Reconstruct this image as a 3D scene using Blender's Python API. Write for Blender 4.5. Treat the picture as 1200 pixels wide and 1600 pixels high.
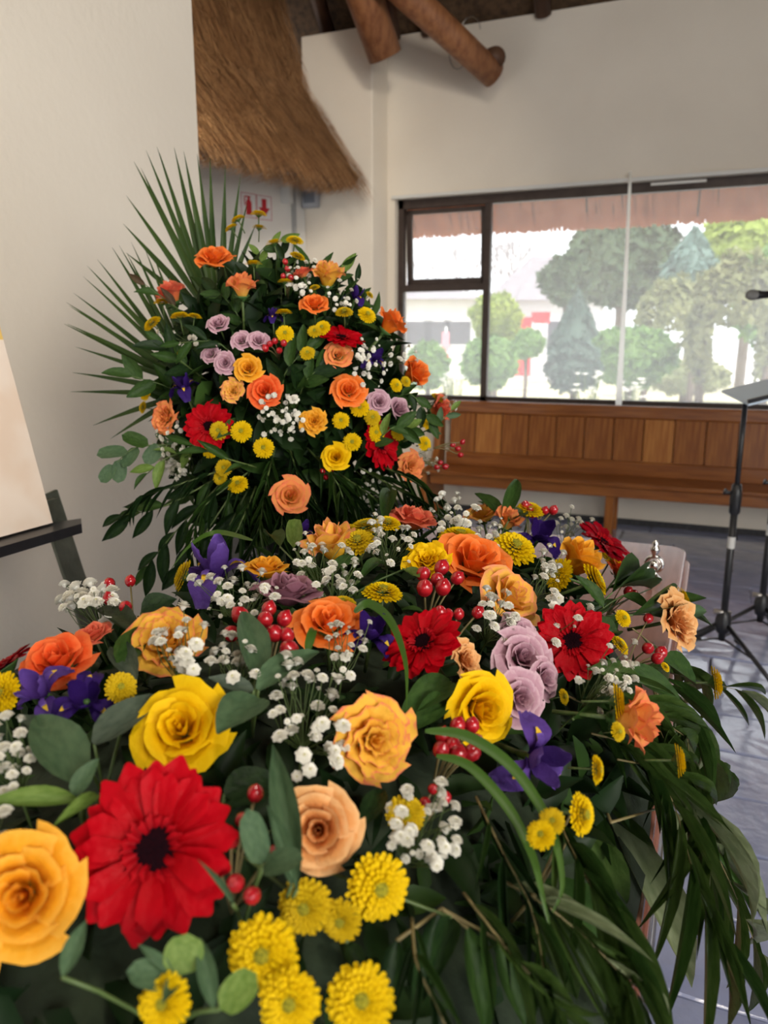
import bpy, math, random
from mathutils import Vector as V, Matrix, noise
for o in list(bpy.data.objects): bpy.data.objects.remove(o)
S = bpy.context.scene
COL = S.collection
# ------------------------------------------------------------------ camera
FPX, PITCH, YAW = 1209.0, math.radians(12.6), math.radians(23.0)
CAM = V((0, 0, 1.55))
Fv = V((-math.sin(YAW)*math.cos(PITCH), math.cos(YAW)*math.cos(PITCH), -math.sin(PITCH)))
Rv = V((math.cos(YAW), math.sin(YAW), 0))
Uv = Rv.cross(Fv)
cd = bpy.data.cameras.new('camera')
cd.sensor_fit = 'VERTICAL'; cd.sensor_height = 24; cd.lens = 12*FPX/800
cd.dof.use_dof = True; cd.dof.focus_distance = 1.0; cd.dof.aperture_fstop = 4.2
cd.clip_start = .02
cam = bpy.data.objects.new('camera', cd); COL.objects.link(cam)
cam.location = CAM; cam.rotation_euler = (math.pi/2 - PITCH, 0, YAW)
S.camera = cam
# ------------------------------------------------------------------ world, sun, lamps, exposure
S.view_settings.view_transform = 'Standard'; S.view_settings.look = 'None'
S.view_settings.gamma = 1; S.view_settings.use_curve_mapping = False
S.view_settings.exposure = 0.22
w = bpy.data.worlds.new('overcast_sky'); S.world = w; w.use_nodes = True
bg = w.node_tree.nodes['Background']; bg.inputs[0].default_value = (.93, .965, 1, 1); bg.inputs[1].default_value = 2.3
def lamp(name, kind, loc, target, energy, col=(1, 1, 1), **kw):
    l = bpy.data.lights.new(name, kind); l.energy = energy; l.color = col
    for k, v in kw.items(): setattr(l, k, v)
    o = bpy.data.objects.new(name, l); COL.objects.link(o); o.location = loc
    o.rotation_euler = (V(target) - V(loc)).to_track_quat('-Z', 'Y').to_euler()
    return o
lamp('sun', 'SUN', (10, 2, 20), (0, 12, 0), 3.4, (1, .95, .86), angle=math.radians(8))
# added area fill for unseen daylight from the side behind the camera
lamp('rear_side_fill', 'AREA', (3.9, -2.2, 2.9), (-1.4, .9, 1.5), 74, (1, .95, .88), shape='RECTANGLE', size=2.6, size_y=2.2, spread=math.radians(105))
# unseen overhead fill, added to light the coffin flowers
lamp('overhead_fill', 'AREA', (.5, -.3, 4.2), (-.5, 1.0, 1.1), 30, (1, .90, .76), shape='DISK', size=.5)

lamp('recess_corner_fill', 'AREA', (-.6, 2.8, 4.2), (-3.6, 5.4, 2.2), 17, (1, .90, .76), shape='DISK', size=.4, spread=math.radians(75))  # added lamp that brightens the recess corner, thatch hood and pier
# ------------------------------------------------------------------ helpers
rnd = random.Random(7)
def ray(px, py): return Fv + Rv*((px-600)/FPX) + Uv*((800-py)/FPX)
def at(px, py, z): return CAM + ray(px, py)*z
def on_y(px, py, y): r = ray(px, py); return CAM + r*((y-CAM.y)/r.y)
def on_z(px, py, z): r = ray(px, py); return CAM + r*((z-CAM.z)/r.z)
def camdir(a): return (Rv*a[0] + Uv*a[1] - Fv*a[2]).normalized()
class MB:
    def __init__(s): s.v = []; s.f = []; s.c = []; s.m = []
    def add(s, vs, fs, cs=None, m=0):
        o = len(s.v); s.v += [tuple(x) for x in vs]; s.f += [tuple(i+o for i in f) for f in fs]
        s.c += cs if cs else [(0, 0, 0)]*len(vs); s.m += [m]*len(fs)
        return s
    def box(s, a, b, M=None, m=0):
        vs = [V((x, y, z)) for x in (a[0], b[0]) for y in (a[1], b[1]) for z in (a[2], b[2])]
        if M: vs = [M @ p for p in vs]
        return s.add(vs, [(0, 1, 3, 2), (4, 6, 7, 5), (0, 4, 5, 1), (2, 3, 7, 6), (0, 2, 6, 4), (1, 5, 7, 3)], None, m)
    def tube(s, pts, r, n=8, cap=True, m=0):
        pts = [V(p) for p in pts]; rs = r if isinstance(r, (list, tuple)) else [r]*len(pts)
        vs = []; up = None
        for i, p in enumerate(pts):
            t = (pts[min(i+1, len(pts)-1)] - pts[max(i-1, 0)]).normalized()
            if up is None: up = t.orthogonal().normalized()
            up = (up - t*up.dot(t)); up = up.normalized() if up.length > 1e-6 else t.orthogonal().normalized()
            b = t.cross(up)
            vs += [p + (up*math.cos(2*math.pi*k/n) + b*math.sin(2*math.pi*k/n))*rs[i] for k in range(n)]
        fs = [(i*n+k, i*n+(k+1) % n, (i+1)*n+(k+1) % n, (i+1)*n+k) for i in range(len(pts)-1) for k in range(n)]
        if cap: fs += [tuple(range(n))[::-1], tuple((len(pts)-1)*n+k for k in range(n))]
        return s.add(vs, fs, None, m)
    def lathe(s, prof, n=24, M=None, m=0):
        vs = []
        for r, z in prof: vs += [V((r*math.cos(2*math.pi*k/n), r*math.sin(2*math.pi*k/n), z)) for k in range(n)]
        if M: vs = [M @ p for p in vs]
        fs = [(i*n+k, i*n+(k+1) % n, (i+1)*n+(k+1) % n, (i+1)*n+k) for i in range(len(prof)-1) for k in range(n)]
        return s.add(vs, fs, None, m)
    def prism(s, poly, h0, h1, M=None, m=0):
        n = len(poly); vs = [V((x, y, h0)) for x, y in poly] + [V((x, y, h1)) for x, y in poly]
        if M: vs = [M @ p for p in vs]
        return s.add(vs, [tuple(range(n))[::-1], tuple(range(n, 2*n))] + [(i, (i+1) % n, n+(i+1) % n, n+i) for i in range(n)], None, m)
    def mesh(s, name, smooth=True):
        me = bpy.data.meshes.new(name); me.from_pydata(s.v, [], s.f)
        a = me.color_attributes.new('uvw', 'FLOAT_COLOR', 'POINT')
        a.data.foreach_set('color', [x for c in s.c for x in (c[0], c[1], c[2], 1)])
        me.materials.append(None)
        for _ in range(max(s.m) if s.m else 0): me.materials.append(None)
        me.polygons.foreach_set('material_index', s.m)
        me.polygons.foreach_set('use_smooth', [smooth]*len(s.f))
        me.update(); return me
def ob(name, me, mat, parent=None, loc=None, M=None):
    o = bpy.data.objects.new(name, me); COL.objects.link(o)
    for i, m in enumerate(mat if isinstance(mat, (list, tuple)) else [mat]):
        o.material_slots[i].link = 'OBJECT'; o.material_slots[i].material = m
    if parent: o.parent = parent
    if M is not None: o.matrix_basis = M
    elif loc is not None: o.location = loc
    return o
def tag(o, label, cat, group=None, kind=None):
    if label: o['label'] = label
    if cat: o['category'] = cat
    if group: o['group'] = group
    if kind: o['kind'] = kind
    return o
def empty(name, label, cat, M, group=None):
    o = bpy.data.objects.new(name, None); COL.objects.link(o); o.empty_display_size = .02
    o.matrix_basis = M if isinstance(M, Matrix) else Matrix.Translation(M)
    return tag(o, label, cat, group)
def struct(name, mb, mat, smooth=False, parent=None):
    o = ob(name, mb.mesh(name, smooth), mat, parent)
    o['kind'] = 'structure'; return o
def frame(origin, z, yhint, scale=1.0):
    z = z.normalized(); x = yhint.cross(z)
    if x.length < 1e-5: x = z.orthogonal()
    x.normalize(); y = z.cross(x)
    return Matrix.Translation(origin) @ Matrix((x, y, z)).transposed().to_4x4() @ Matrix.Scale(scale, 4)
def bevel(o, wdt, seg=2):
    b = o.modifiers.new('bevel', 'BEVEL'); b.width = wdt; b.segments = seg; b.limit_method = 'ANGLE'; return o
# ------------------------------------------------------------------ materials
MATS = {}
def mat(name, col, rough=.5, col2=None, scale=8, bump=0, stretch=None, metal=0, contrast=(.35, .65), spec=.5, sss=0, bscale=None, coat=0, detail=4, trans=0):
    if name in MATS: return MATS[name]
    m = bpy.data.materials.new(name); m.use_nodes = True; N = m.node_tree; b = N.nodes['Principled BSDF']
    b.inputs['Roughness'].default_value = rough; b.inputs['Metallic'].default_value = metal
    b.inputs['Specular IOR Level'].default_value = spec; b.inputs['Coat Weight'].default_value = coat
    b.inputs['Coat Roughness'].default_value = .08
    b.inputs['Base Color'].default_value = (*col, 1)
    tc = N.nodes.new('ShaderNodeTexCoord'); mp = N.nodes.new('ShaderNodeMapping')
    N.links.new(tc.outputs['Object'], mp.inputs[0])
    if stretch: mp.inputs['Scale'].default_value = stretch
    nz = N.nodes.new('ShaderNodeTexNoise'); nz.inputs['Scale'].default_value = scale; nz.inputs['Detail'].default_value = detail
    N.links.new(mp.outputs[0], nz.inputs[0])
    if col2:
        r = N.nodes.new('ShaderNodeValToRGB'); r.color_ramp.elements[0].position = contrast[0]; r.color_ramp.elements[1].position = contrast[1]
        r.color_ramp.elements[0].color = (*col, 1); r.color_ramp.elements[1].color = (*col2, 1)
        N.links.new(nz.outputs[0], r.inputs[0]); N.links.new(r.outputs[0], b.inputs['Base Color'])
    if bump:
        n2 = nz
        if bscale:
            n2 = N.nodes.new('ShaderNodeTexNoise'); n2.inputs['Scale'].default_value = bscale; n2.inputs['Detail'].default_value = 5
            N.links.new(mp.outputs[0], n2.inputs[0])
        bp = N.nodes.new('ShaderNodeBump'); bp.inputs['Strength'].default_value = bump; bp.inputs['Distance'].default_value = .02
        N.links.new(n2.outputs[0], bp.inputs['Height']); N.links.new(bp.outputs[0], b.inputs['Normal'])
    if trans:
        t = N.nodes.new('ShaderNodeBsdfTranslucent'); mx = N.nodes.new('ShaderNodeMixShader'); mx.inputs[0].default_value = trans
        out = N.nodes['Material Output']
        src = b.inputs['Base Color'].links[0].from_socket if b.inputs['Base Color'].links else None
        if src: N.links.new(src, t.inputs[0])
        else: t.inputs[0].default_value = (*col, 1)
        N.links.new(b.outputs[0], mx.inputs[1]); N.links.new(t.outputs[0], mx.inputs[2]); N.links.new(mx.outputs[0], out.inputs[0])
    MATS[name] = m; return m
def petal_mat(name, base, tip, edge=None, rough=.55, epow=.62, mid=.5):
    """colour runs from the petal's base to its tip (attribute x), optional margin colour (attribute y = distance from the midline)"""
    if name in MATS: return MATS[name]
    m = bpy.data.materials.new(name); m.use_nodes = True; N = m.node_tree; b = N.nodes['Principled BSDF']
    b.inputs['Roughness'].default_value = rough; b.inputs['Specular IOR Level'].default_value = .1
    at_ = N.nodes.new('ShaderNodeAttribute'); at_.attribute_name = 'uvw'
    sp = N.nodes.new('ShaderNodeSeparateColor'); N.links.new(at_.outputs[0], sp.inputs[0])
    tc = N.nodes.new('ShaderNodeTexCoord'); nz = N.nodes.new('ShaderNodeTexNoise'); nz.inputs['Scale'].default_value = 5; nz.inputs['Detail'].default_value = 4
    N.links.new(tc.outputs['Object'], nz.inputs[0])
    def math_(op, a, bb):
        n = N.nodes.new('ShaderNodeMath'); n.operation = op
        for i, x in enumerate((a, bb)):
            if isinstance(x, (int, float)): n.inputs[i].default_value = x
            else: N.links.new(x, n.inputs[i])
        return n.outputs[0]
    jit = math_('MULTIPLY', math_('SUBTRACT', nz.outputs[0], .5), .5)
    r = N.nodes.new('ShaderNodeValToRGB'); e = r.color_ramp.elements
    e[0].position = .12; e[0].color = (*base, 1); e[1].position = .3+mid; e[1].color = (*tip, 1)
    N.links.new(math_('ADD', sp.outputs[0], jit), r.inputs[0]); colr = r.outputs[0]
    if edge:
        r2 = N.nodes.new('ShaderNodeValToRGB'); r2.color_ramp.elements[0].position = epow; r2.color_ramp.elements[1].position = min(1, epow+.3)
        N.links.new(math_('ADD', sp.outputs[1], jit), r2.inputs[0])
        mx = N.nodes.new('ShaderNodeMix'); mx.data_type = 'RGBA'; N.links.new(r2.outputs[0], mx.inputs[0]); N.links.new(colr, mx.inputs[6]); mx.inputs[7].default_value = (*edge, 1)
        colr = mx.outputs[2]
    N.links.new(colr, b.inputs['Base Color'])
    bp = N.nodes.new('ShaderNodeBump'); bp.inputs['Strength'].default_value = .12; bp.inputs['Distance'].default_value = .05
    n3 = N.nodes.new('ShaderNodeTexNoise'); n3.inputs['Scale'].default_value = 9
    N.links.new(tc.outputs['Object'], n3.inputs[0]); N.links.new(n3.outputs[0], bp.inputs['Height']); N.links.new(bp.outputs[0], b.inputs['Normal'])
    t = N.nodes.new('ShaderNodeBsdfTranslucent'); ms = N.nodes.new('ShaderNodeMixShader'); ms.inputs[0].default_value = .22
    N.links.new(colr, t.inputs[0]); N.links.new(b.outputs[0], ms.inputs[1]); N.links.new(t.outputs[0], ms.inputs[2])
    N.links.new(ms.outputs[0], N.nodes['Material Output'].inputs[0])
    MATS[name] = m; return m
plaster = mat('painted_plaster', (.77, .70, .60), .7, (.83, .76, .655), 1.2, .12, bscale=30)
plaster_grey = mat('grey_plaster', (.72, .70, .66), .8, (.79, .77, .72), 1.5, .1, bscale=30)
slate = mat('slate', (.30, .34, .54), .24, (.42, .465, .68), 5, .5, bscale=9, spec=.8, coat=.8)  # blue-lilac sky reflection is mixed into the base colours
slate2 = mat('slate_sky_tint', (.26, .295, .48), .26, (.38, .425, .62), 4, .5, bscale=11, spec=.8, coat=.8)  # second flag tone with the same sky blue mixed in
grout = mat('grout', (.035, .035, .04), .8, (.06, .06, .065), 30, .3)
thatch = mat('thatch', (.21, .10, .04), .9, (.36, .19, .085), 9, .8, stretch=(1, 1, 1), bscale=40)
straw = mat('straw', (.32, .155, .058), .8, (.48, .26, .11), 3, 0)
straw2 = mat('dark_straw', (.17, .08, .03), .85, (.25, .125, .05), 3, 0)
thatch_dark = mat('dark_thatch', (.06, .034, .018), .9, (.13, .075, .038), 20, .6, bscale=60)  # plain darker brown tone for the roof thatch
pole_wood = mat('gum_pole', (.20, .075, .03), .5, (.34, .145, .06), 6, .25, stretch=(4, 4, 1), bscale=20)
pole_dark = mat('dark_gum_pole', (.06, .025, .012), .6, (.11, .05, .025), 6, .25)
pew_wood = mat('varnished_pew_wood', (.23, .07, .014), .4, (.36, .13, .028), 3, .05, stretch=(14, 14, 1.2), coat=.1, spec=.25)
pew_light = mat('light_pew_board', (.36, .125, .026), .4, (.50, .21, .05), 3, .05, stretch=(14, 14, 1.2), coat=.1, spec=.25)
pew_rail = mat('varnished_pew_rail', (.22, .068, .014), .34, (.33, .115, .026), 3, .05, stretch=(1.2, 14, 14), coat=.15, spec=.3)
coffin_wood = mat('polished_coffin_wood', (.20, .075, .05), .24, (.30, .125, .09), 2.5, .02, stretch=(14, 1.2, 14), coat=.08, spec=.3)
frame_brown = mat('brown_window_frame', (.045, .028, .022), .45, (.06, .04, .032), 12, .05)
white_metal = mat('white_rail', (.7, .69, .66), .4)
black_metal = mat('black_powder_coat', (.012, .012, .014), .35, (.02, .02, .022), 20, .05)
chrome = mat('chrome', (.75, .72, .68), .12, metal=1)
steel = mat('brushed_steel', (.45, .42, .38), .28, metal=1)
easel_metal = mat('olive_grey_metal', (.085, .095, .07), .32, (.15, .16, .125), 8, .1, metal=.6, bscale=40)
pad = mat('black_rubber', (.01, .01, .01), .7)
def M3(n, c1, c2, r=.5, sc=6, tr=.15, sp=.22): return mat(n, c1, r, c2, sc, .15, trans=tr, spec=sp)
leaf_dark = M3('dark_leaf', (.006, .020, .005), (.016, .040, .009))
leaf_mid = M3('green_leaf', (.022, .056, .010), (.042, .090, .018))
leaf_light = M3('light_green_leaf', (.12, .21, .035), (.20, .30, .07), tr=.3)
leaf_euc = M3('eucalyptus_leaf', (.055, .105, .050), (.085, .145, .070), .55)
leaf_euc2 = M3('grey_eucalyptus_leaf', (.050, .072, .048), (.080, .105, .072), .55)
leaf_willow = M3('willow_leaf', (.032, .068, .010), (.070, .120, .026), .38, sp=.6, tr=.25)
leaf_willow2 = M3('pale_willow_leaf', (.15, .19, .085), (.27, .31, .17), .4, sp=.6, tr=.3)
leaf_brown = M3('bronze_leaf', (.06, .035, .02), (.09, .06, .03))
palm_green = M3('palm_leaf', (.022, .05, .012), (.05, .09, .02), .4)
blade_green = M3('grass_blade', (.035, .085, .010), (.06, .125, .018), .4)
stem_green = mat('stem', (.06, .11, .025), .5, (.10, .14, .04), 6)
twig = mat('twig', (.16, .13, .05), .6, (.24, .19, .08), 10)
berry_red = mat('red_berry', (.30, .006, .012), .16, (.48, .015, .022), 3, spec=.7)
gyp_white = mat('white_floret', (.78, .76, .68), .6, (.88, .86, .78), 20, trans=.2)
gyp_eye = mat('floret_eye', (.50, .47, .28), .7)
sepal = mat('calyx', (.05, .12, .03), .5, (.08, .17, .04), 6)
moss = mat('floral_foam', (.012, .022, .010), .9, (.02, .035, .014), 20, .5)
ROSE = {
 'yellow': petal_mat('yellow_petal', (.70, .33, .002), (.86, .52, .003), (.90, .58, .006)),
 'golden': petal_mat('golden_petal', (.72, .24, .004), (.84, .36, .016), (.88, .44, .05)),
 'apricot': petal_mat('apricot_petal', (.58, .19, .035), (.78, .36, .12), (.86, .50, .22)),
 'orange': petal_mat('orange_petal', (.78, .20, .012), (.88, .175, .020), (.92, .26, .06)),
 'red_orange': petal_mat('red_orange_petal', (.75, .13, .015), (.85, .105, .022), (.88, .18, .05)),
 'cream_pink': petal_mat('cream_pink_petal', (.84, .47, .03), (.88, .50, .08), (.88, .32, .17), epow=.72),
 'yellow_pink': petal_mat('yellow_pink_petal', (.86, .46, .02), (.88, .49, .06), (.85, .23, .12), epow=.84),
 'peach': petal_mat('peach_petal', (.88, .50, .08), (.85, .29, .10), (.86, .22, .11), epow=.8, mid=.7),
 'coral': petal_mat('coral_petal', (.78, .26, .07), (.74, .12, .07), (.80, .22, .12)),
 'mauve': petal_mat('mauve_petal', (.36, .17, .23), (.54, .31, .38), (.70, .49, .55), epow=.7),
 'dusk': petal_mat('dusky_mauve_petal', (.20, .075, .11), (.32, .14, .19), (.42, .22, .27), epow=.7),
}
GERB = petal_mat('gerbera_petal', (.36, .001, .004), (.48, .001, .008), rough=.5)
GERB_D = petal_mat('dark_gerbera_petal', (.20, .001, .005), (.29, .002, .010), rough=.5)
GERB_C = mat('gerbera_eye', (.008, .002, .004), .9, (.014, .002, .004), 30, .4, spec=.05)
GERB_R = petal_mat('gerbera_inner_petal', (.30, .001, .006), (.44, .004, .010))
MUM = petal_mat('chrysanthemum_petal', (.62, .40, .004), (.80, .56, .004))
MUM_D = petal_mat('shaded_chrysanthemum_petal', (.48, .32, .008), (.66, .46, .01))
MUM_C = mat('chrysanthemum_eye', (.16, .17, .008), .8, (.42, .36, .01), 12, .4)
IRIS = petal_mat('iris_petal', (.030, .010, .11), (.033, .011, .125), (.065, .032, .21), epow=.8)
IRIS_L = petal_mat('violet_iris_petal', (.075, .030, .20), (.11, .055, .28), (.18, .11, .40), epow=.8)
IRIS_Y = petal_mat('iris_signal', (.80, .45, .02), (.85, .55, .05))
# ------------------------------------------------------------------ petal, leaf and flower meshes
def grid(nu, nv, fn, mb=None, m=0):
    mb = mb or MB(); vs = []; cs = []
    for j in range(nv):
        for i in range(nu):
            u = -1+2*i/(nu-1); v = j/(nv-1); vs.append(fn(u, v)); cs.append((v, max(v**3*.97, abs(u)*(.55+.42*v)), 0))
    return mb.add(vs, [(j*nu+i, j*nu+i+1, (j+1)*nu+i+1, (j+1)*nu+i) for j in range(nv-1) for i in range(nu-1)], cs, m)
def rose_petal(R0, H, W, opn, roll, ruff, seed):
    def fn(u, v):
        a = u*W*(.45+.55*v**.5)
        R = R0*(.22+.78*v**.65) + opn*v*v + roll*max(0, v-.62)**2*5.5
        z = H*v*(1-.26*u*u*v) - roll*max(0, v-.7)**2*5.0
        R *= 1+.09*u
        k = ruff*v*v
        R += k*noise.noise(V((u*2.2, v*2, seed*3.1))); z += k*.8*noise.noise(V((u*2.6, v*2+9, seed*3.1)))
        a += .0
        # pinched tip in the middle of the edge
        z += .05*max(0, 1-abs(u)*3)*v**6
        return V((R*math.cos(a), R*math.sin(a), z))
    return grid(9, 8, fn).mesh('rose_petal')
ROSE_KINDS = {
 'open': [(3, .09, .82, 1.5, -.03, 0, .03), (4, .23, .86, 1.15, -.01, .02, .04), (5, .40, .84, .92, .03, .08, .06), (5, .60, .74, .85, .10, .17, .08), (6, .80, .56, .74, .20, .30, .12)],
 'cup': [(3, .11, 1.0, 1.5, -.03, 0, .02), (4, .27, 1.03, 1.15, -.02, .03, .03), (5, .44, 1.0, .95, .02, .10, .05), (5, .60, .90, .88, .08, .22, .07), (5, .74, .72, .82, .18, .30, .1)],
 'bud': [(3, .13, 1.36, 1.5, -.03, .0, .02), (4, .27, 1.38, 1.15, 0, .05, .03), (4, .42, 1.30, 1.05, .03, .14, .05), (5, .54, 1.14, .95, .10, .28, .10)],
 'ruffled': [(3, .12, .80, 1.4, 0, .04, .12), (5, .28, .86, .95, .02, .08, .16), (6, .45, .86, .78, .05, .12, .20), (7, .62, .80, .66, .10, .18, .22), (6, .80, .64, .72, .16, .28, .24)],
 'flat': [(3, .10, .62, 1.5, -.02, 0, .05), (4, .26, .64, 1.1, .02, .06, .08), (5, .46, .58, .9, .10, .16, .12), (6, .70, .42, .78, .24, .24, .2)],
}
ROSE_MESH = {k: [(r[0], [rose_petal(*r[1:], seed=j*7+i) for j in range(3)]) for i, r in enumerate(ks)] for k, ks in ROSE_KINDS.items()}
CALYX = MB().lathe([(.02, -.16), (.16, -.12), (.20, -.02), (.28, .08), (.42, .20), (.40, .22), (.2, .06)], 10)
for k in range(5):
    a = k*2*math.pi/5; ca, sa = math.cos(a), math.sin(a)
    CALYX.add([V((.2*ca+.1*sa, .2*sa-.1*ca, .0)), V((.2*ca-.1*sa, .2*sa+.1*ca, .0)), V((.62*ca, .62*sa, .1)), V((.36*ca, .36*sa, -.06))], [(0, 1, 3), (1, 2, 3), (2, 0, 3)])
CALYX = CALYX.mesh('calyx')
STEM = MB().tube([(0, 0, 0), (0.02, .01, -.8), (0, .04, -1.8)], .075, 7).mesh('stem')
def gerbera_petal(L, W, cup, seed):
    def fn(u, v):
        w_ = W*(.36+.64*math.sin(min(1, v*1.2)*math.pi/2))*(1 if v < .88 else math.sqrt(max(.12, 1-((v-.88)/.13)**2)))
        x = .17+(L-.17)*v - .05*u*u*v
        z = .10+cup*v - .22*v**3*cup*2 - .025*(1-abs(u)*2)*v*(1-v)*3 + .05*noise.noise(V((u, v*2, seed*5.3)))*v
        return V((x, u*w_, z))
    return grid(5, 8, fn).mesh('gerbera_petal')
GP = [gerbera_petal(1.0, .165, .12, 1), gerbera_petal(.97, .17, .06, 2), gerbera_petal(1.0, .16, .16, 3)]
GP2 = [gerbera_petal(.88, .15, .20, 4), gerbera_petal(.83, .145, .24, 5)]
GI = [gerbera_petal(.42, .055, .14, 6), gerbera_petal(.38, .05, .18, 7)]
gc = MB()
gc.lathe([(.30, .06), (.29, .12), (.22, .15), (.12, .155), (.0, .14)], 24)
for k in range(90):
    r = .29*math.sqrt((k+.5)/90); a = k*2.39996; p = V((r*math.cos(a), r*math.sin(a), .14)); s_ = .014
    gc.add([p+V((s_, 0, 0)), p+V((-s_, s_, 0)), p+V((-s_, -s_, 0)), p+V((0, 0, .04))], [(0, 1, 3), (1, 2, 3), (2, 0, 3)])
GC = gc.mesh('gerbera_eye')
GCAL = MB().lathe([(.06, -.25), (.2, -.15), (.4, .02), (.5, .08), (.3, .05)], 14).mesh('gerbera_calyx')
def mum_mesh(seed):
    mb = MB(); r_ = random.Random(seed)
    for (r0, r1, z0, z1, n, wd) in [(.12, .30, .34, .50, 12, .055), (.2, .46, .32, .50, 17, .065), (.28, .62, .28, .44, 21, .075), (.35, .78, .20, .34, 24, .085), (.4, .90, .12, .20, 26, .09), (.42, .99, .04, .06, 26, .095)]:
        for k in range(n):
            a = 2*math.pi*(k+r_.uniform(-.25, .25))/n + r0*9; ca, sa = math.cos(a), math.sin(a); q = r_.uniform(.93, 1.05)
            vs = []; cs = []
            for t, ww in ((0, .45), (.45, .85), (.8, 1.0), (.96, .72), (1.02, .25)):
                r = r0+(r1*q-r0)*t; z = z0+(z1-z0)*t - .10*max(0, t-.6)
                for u in (-1, 0, 1):
                    o = u*wd*ww; vs.append(V((r*ca-o*sa, r*sa+o*ca, z+(.035 if u else -.012)*t))); cs.append((t, abs(u)*.5, 0))
            mb.add(vs, [(j*3+i, j*3+i+1, j*3+4+i, j*3+3+i) for j in range(4) for i in range(2)], cs)
    return mb.mesh('chrysanthemum_petals')
MUMS = [mum_mesh(1), mum_mesh(2), mum_mesh(3)]
mc = MB().lathe([(.24, .30), (.22, .40), (.14, .45), (0, .44)], 14)
for k in range(50):
    r = .23*math.sqrt((k+.5)/50); a = k*2.39996; p = V((r*math.cos(a), r*math.sin(a), .42+.02*math.cos(r*6))); s_ = .02
    mc.add([p+V((s_, 0, 0)), p+V((-s_, s_, 0)), p+V((-s_, -s_, 0)), p+V((0, 0, .07))], [(0, 1, 3), (1, 2, 3), (2, 0, 3)])
MUMC = mc.mesh('chrysanthemum_eye')
MUMCAL = MB().lathe([(.06, -.30), (.22, -.18), (.42, -.02), (.5, .06), (.3, .1)], 12).mesh('chrysanthemum_calyx')
def ribbon(path, width, nv=10, nu=5, cup=0., ruff=0., seed=0, norm=None, mb=None, m=0):
    """a leaf or petal swept along PATH(v) with half-width WIDTH(v)"""
    P = [V(path(j/(nv-1))) for j in range(nv)]; vs = []; cs = []
    side0 = norm
    for j in range(nv):
        v = j/(nv-1); t = (P[min(j+1, nv-1)]-P[max(j-1, 0)]).normalized()
        sd = V((1, 0, 0)) if side0 is None else side0
        n = sd.cross(t).normalized(); sd = t.cross(n).normalized()
        for i in range(nu):
            u = -1+2*i/(nu-1)
            q = P[j] + sd*(u*width(v)) + n*(cup*u*u*width(v)) + n*(ruff*noise.noise(V((u*2, v*5, seed)))*v)
            vs.append(q); cs.append((v, max(v**3*.97, abs(u)*(.5+.4*v)), 0))
    mb = mb or MB()
    return mb.add(vs, [(j*nu+i, j*nu+i+1, (j+1)*nu+i+1, (j+1)*nu+i) for j in range(nv-1) for i in range(nu-1)], cs, m)
# iris: falls arch out and down (with a yellow signal), standards rise
FALL = [ribbon(lambda v: (0, .12+.95*v, .25+.55*math.sin(v*2.3)-.75*v*v), lambda v: .10+.30*math.sin(max(0, v-.05)**1.3*math.pi*.98)+.02*(1-v), 11, 7, .12, .16, k).mesh('iris_fall') for k in range(3)]
SIGNAL = ribbon(lambda v: (0, .38+.42*v, .30+.55*math.sin((.25+.45*v)*2.3)-.75*(.25+.45*v)**2+.03), lambda v: .09*math.sin(.2+v*2.7), 6, 3, .1).mesh('iris_signal')
STAND = [ribbon(lambda v: (0, .08+.42*math.sin(v*1.7), .25+1.25*v-.12*v*v), lambda v: .07+.24*math.sin(v**.9*math.pi*.97), 10, 5, .45, .12, k).mesh('iris_standard') for k in range(3)]
STYLE = ribbon(lambda v: (0, .08+.6*v, .3+.55*math.sin(v*2.0)-.1*v), lambda v: .13*(1-.25*v), 7, 3, -.4, .05).mesh('iris_style')
IBASE = MB().lathe([(.05, -.45), (.10, -.3), (.11, .0), (.14, .22), (.08, .34), (0, .36)], 10).mesh('iris_ovary')
# leaves: unit length along +Y, half-width at most .5 along X, face +Z
def leaf_mesh(wf, curve=.12, fold=.18, wav=.03, seed=0, nv=9):
    return ribbon(lambda v: (0, v, -curve*v*v+curve*.5*v), lambda v: .5*wf(v), nv, 5, fold, wav, seed, V((1, 0, 0))).mesh('leaf')
ovate = lambda v: math.sin(math.pi*min(1, v*.97+.015)**.75)**.8
roundw = lambda v: math.sqrt(max(0, 1-(2*v-1)**2))**.8+.01
lance = lambda v: math.sin(math.pi*(v*.98+.01)**.8)**1.05
willow = lambda v: (math.sin(math.pi*(v*.985+.01)**.62))**1.15+.012
LEAF = {'ovate': [leaf_mesh(ovate, c, .2, .04, i) for i, c in enumerate((.1, .25, -.08))],
        'round': [leaf_mesh(roundw, c, .1, .04, i+5) for i, c in enumerate((.05, .15, -.1))],
        'lance': [leaf_mesh(lance, c, .25, .03, i+9) for i, c in enumerate((.1, .3, .2))],
        'willow': [leaf_mesh(willow, c, .3, .03, i+13) for i, c in enumerate((.15, .4, .28))],
        'needle': [leaf_mesh(lambda v: (1-v)**.6+.02, c, .3, 0, i+17, 6) for i, c in enumerate((.1, .25, .4))]}
BERRY = MB().lathe([(0, -.5), (.24, -.46), (.42, -.25), (.5, .05), (.42, .34), (.24, .52), (.10, .60), (.04, .66), (0, .66)], 12).mesh('berry')
fl = MB()
for (n, r, z, wd, t0) in ((7, .5, .0, .22, 0), (7, .42, .12, .19, .4), (6, .30, .22, .15, .1), (5, .18, .28, .1, .3)):
    for k in range(n):
        a = t0+2*math.pi*k/n; ca, sa = math.cos(a), math.sin(a)
        fl.add([V((.04*ca, .04*sa, z-.08)), V((r*.7*ca-wd*sa, r*.7*sa+wd*ca, z+.06)), V((r*ca, r*sa, z+.03)), V((r*.7*ca+wd*sa, r*.7*sa-wd*ca, z+.06))], [(0, 3, 2), (0, 2, 1)])
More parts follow.
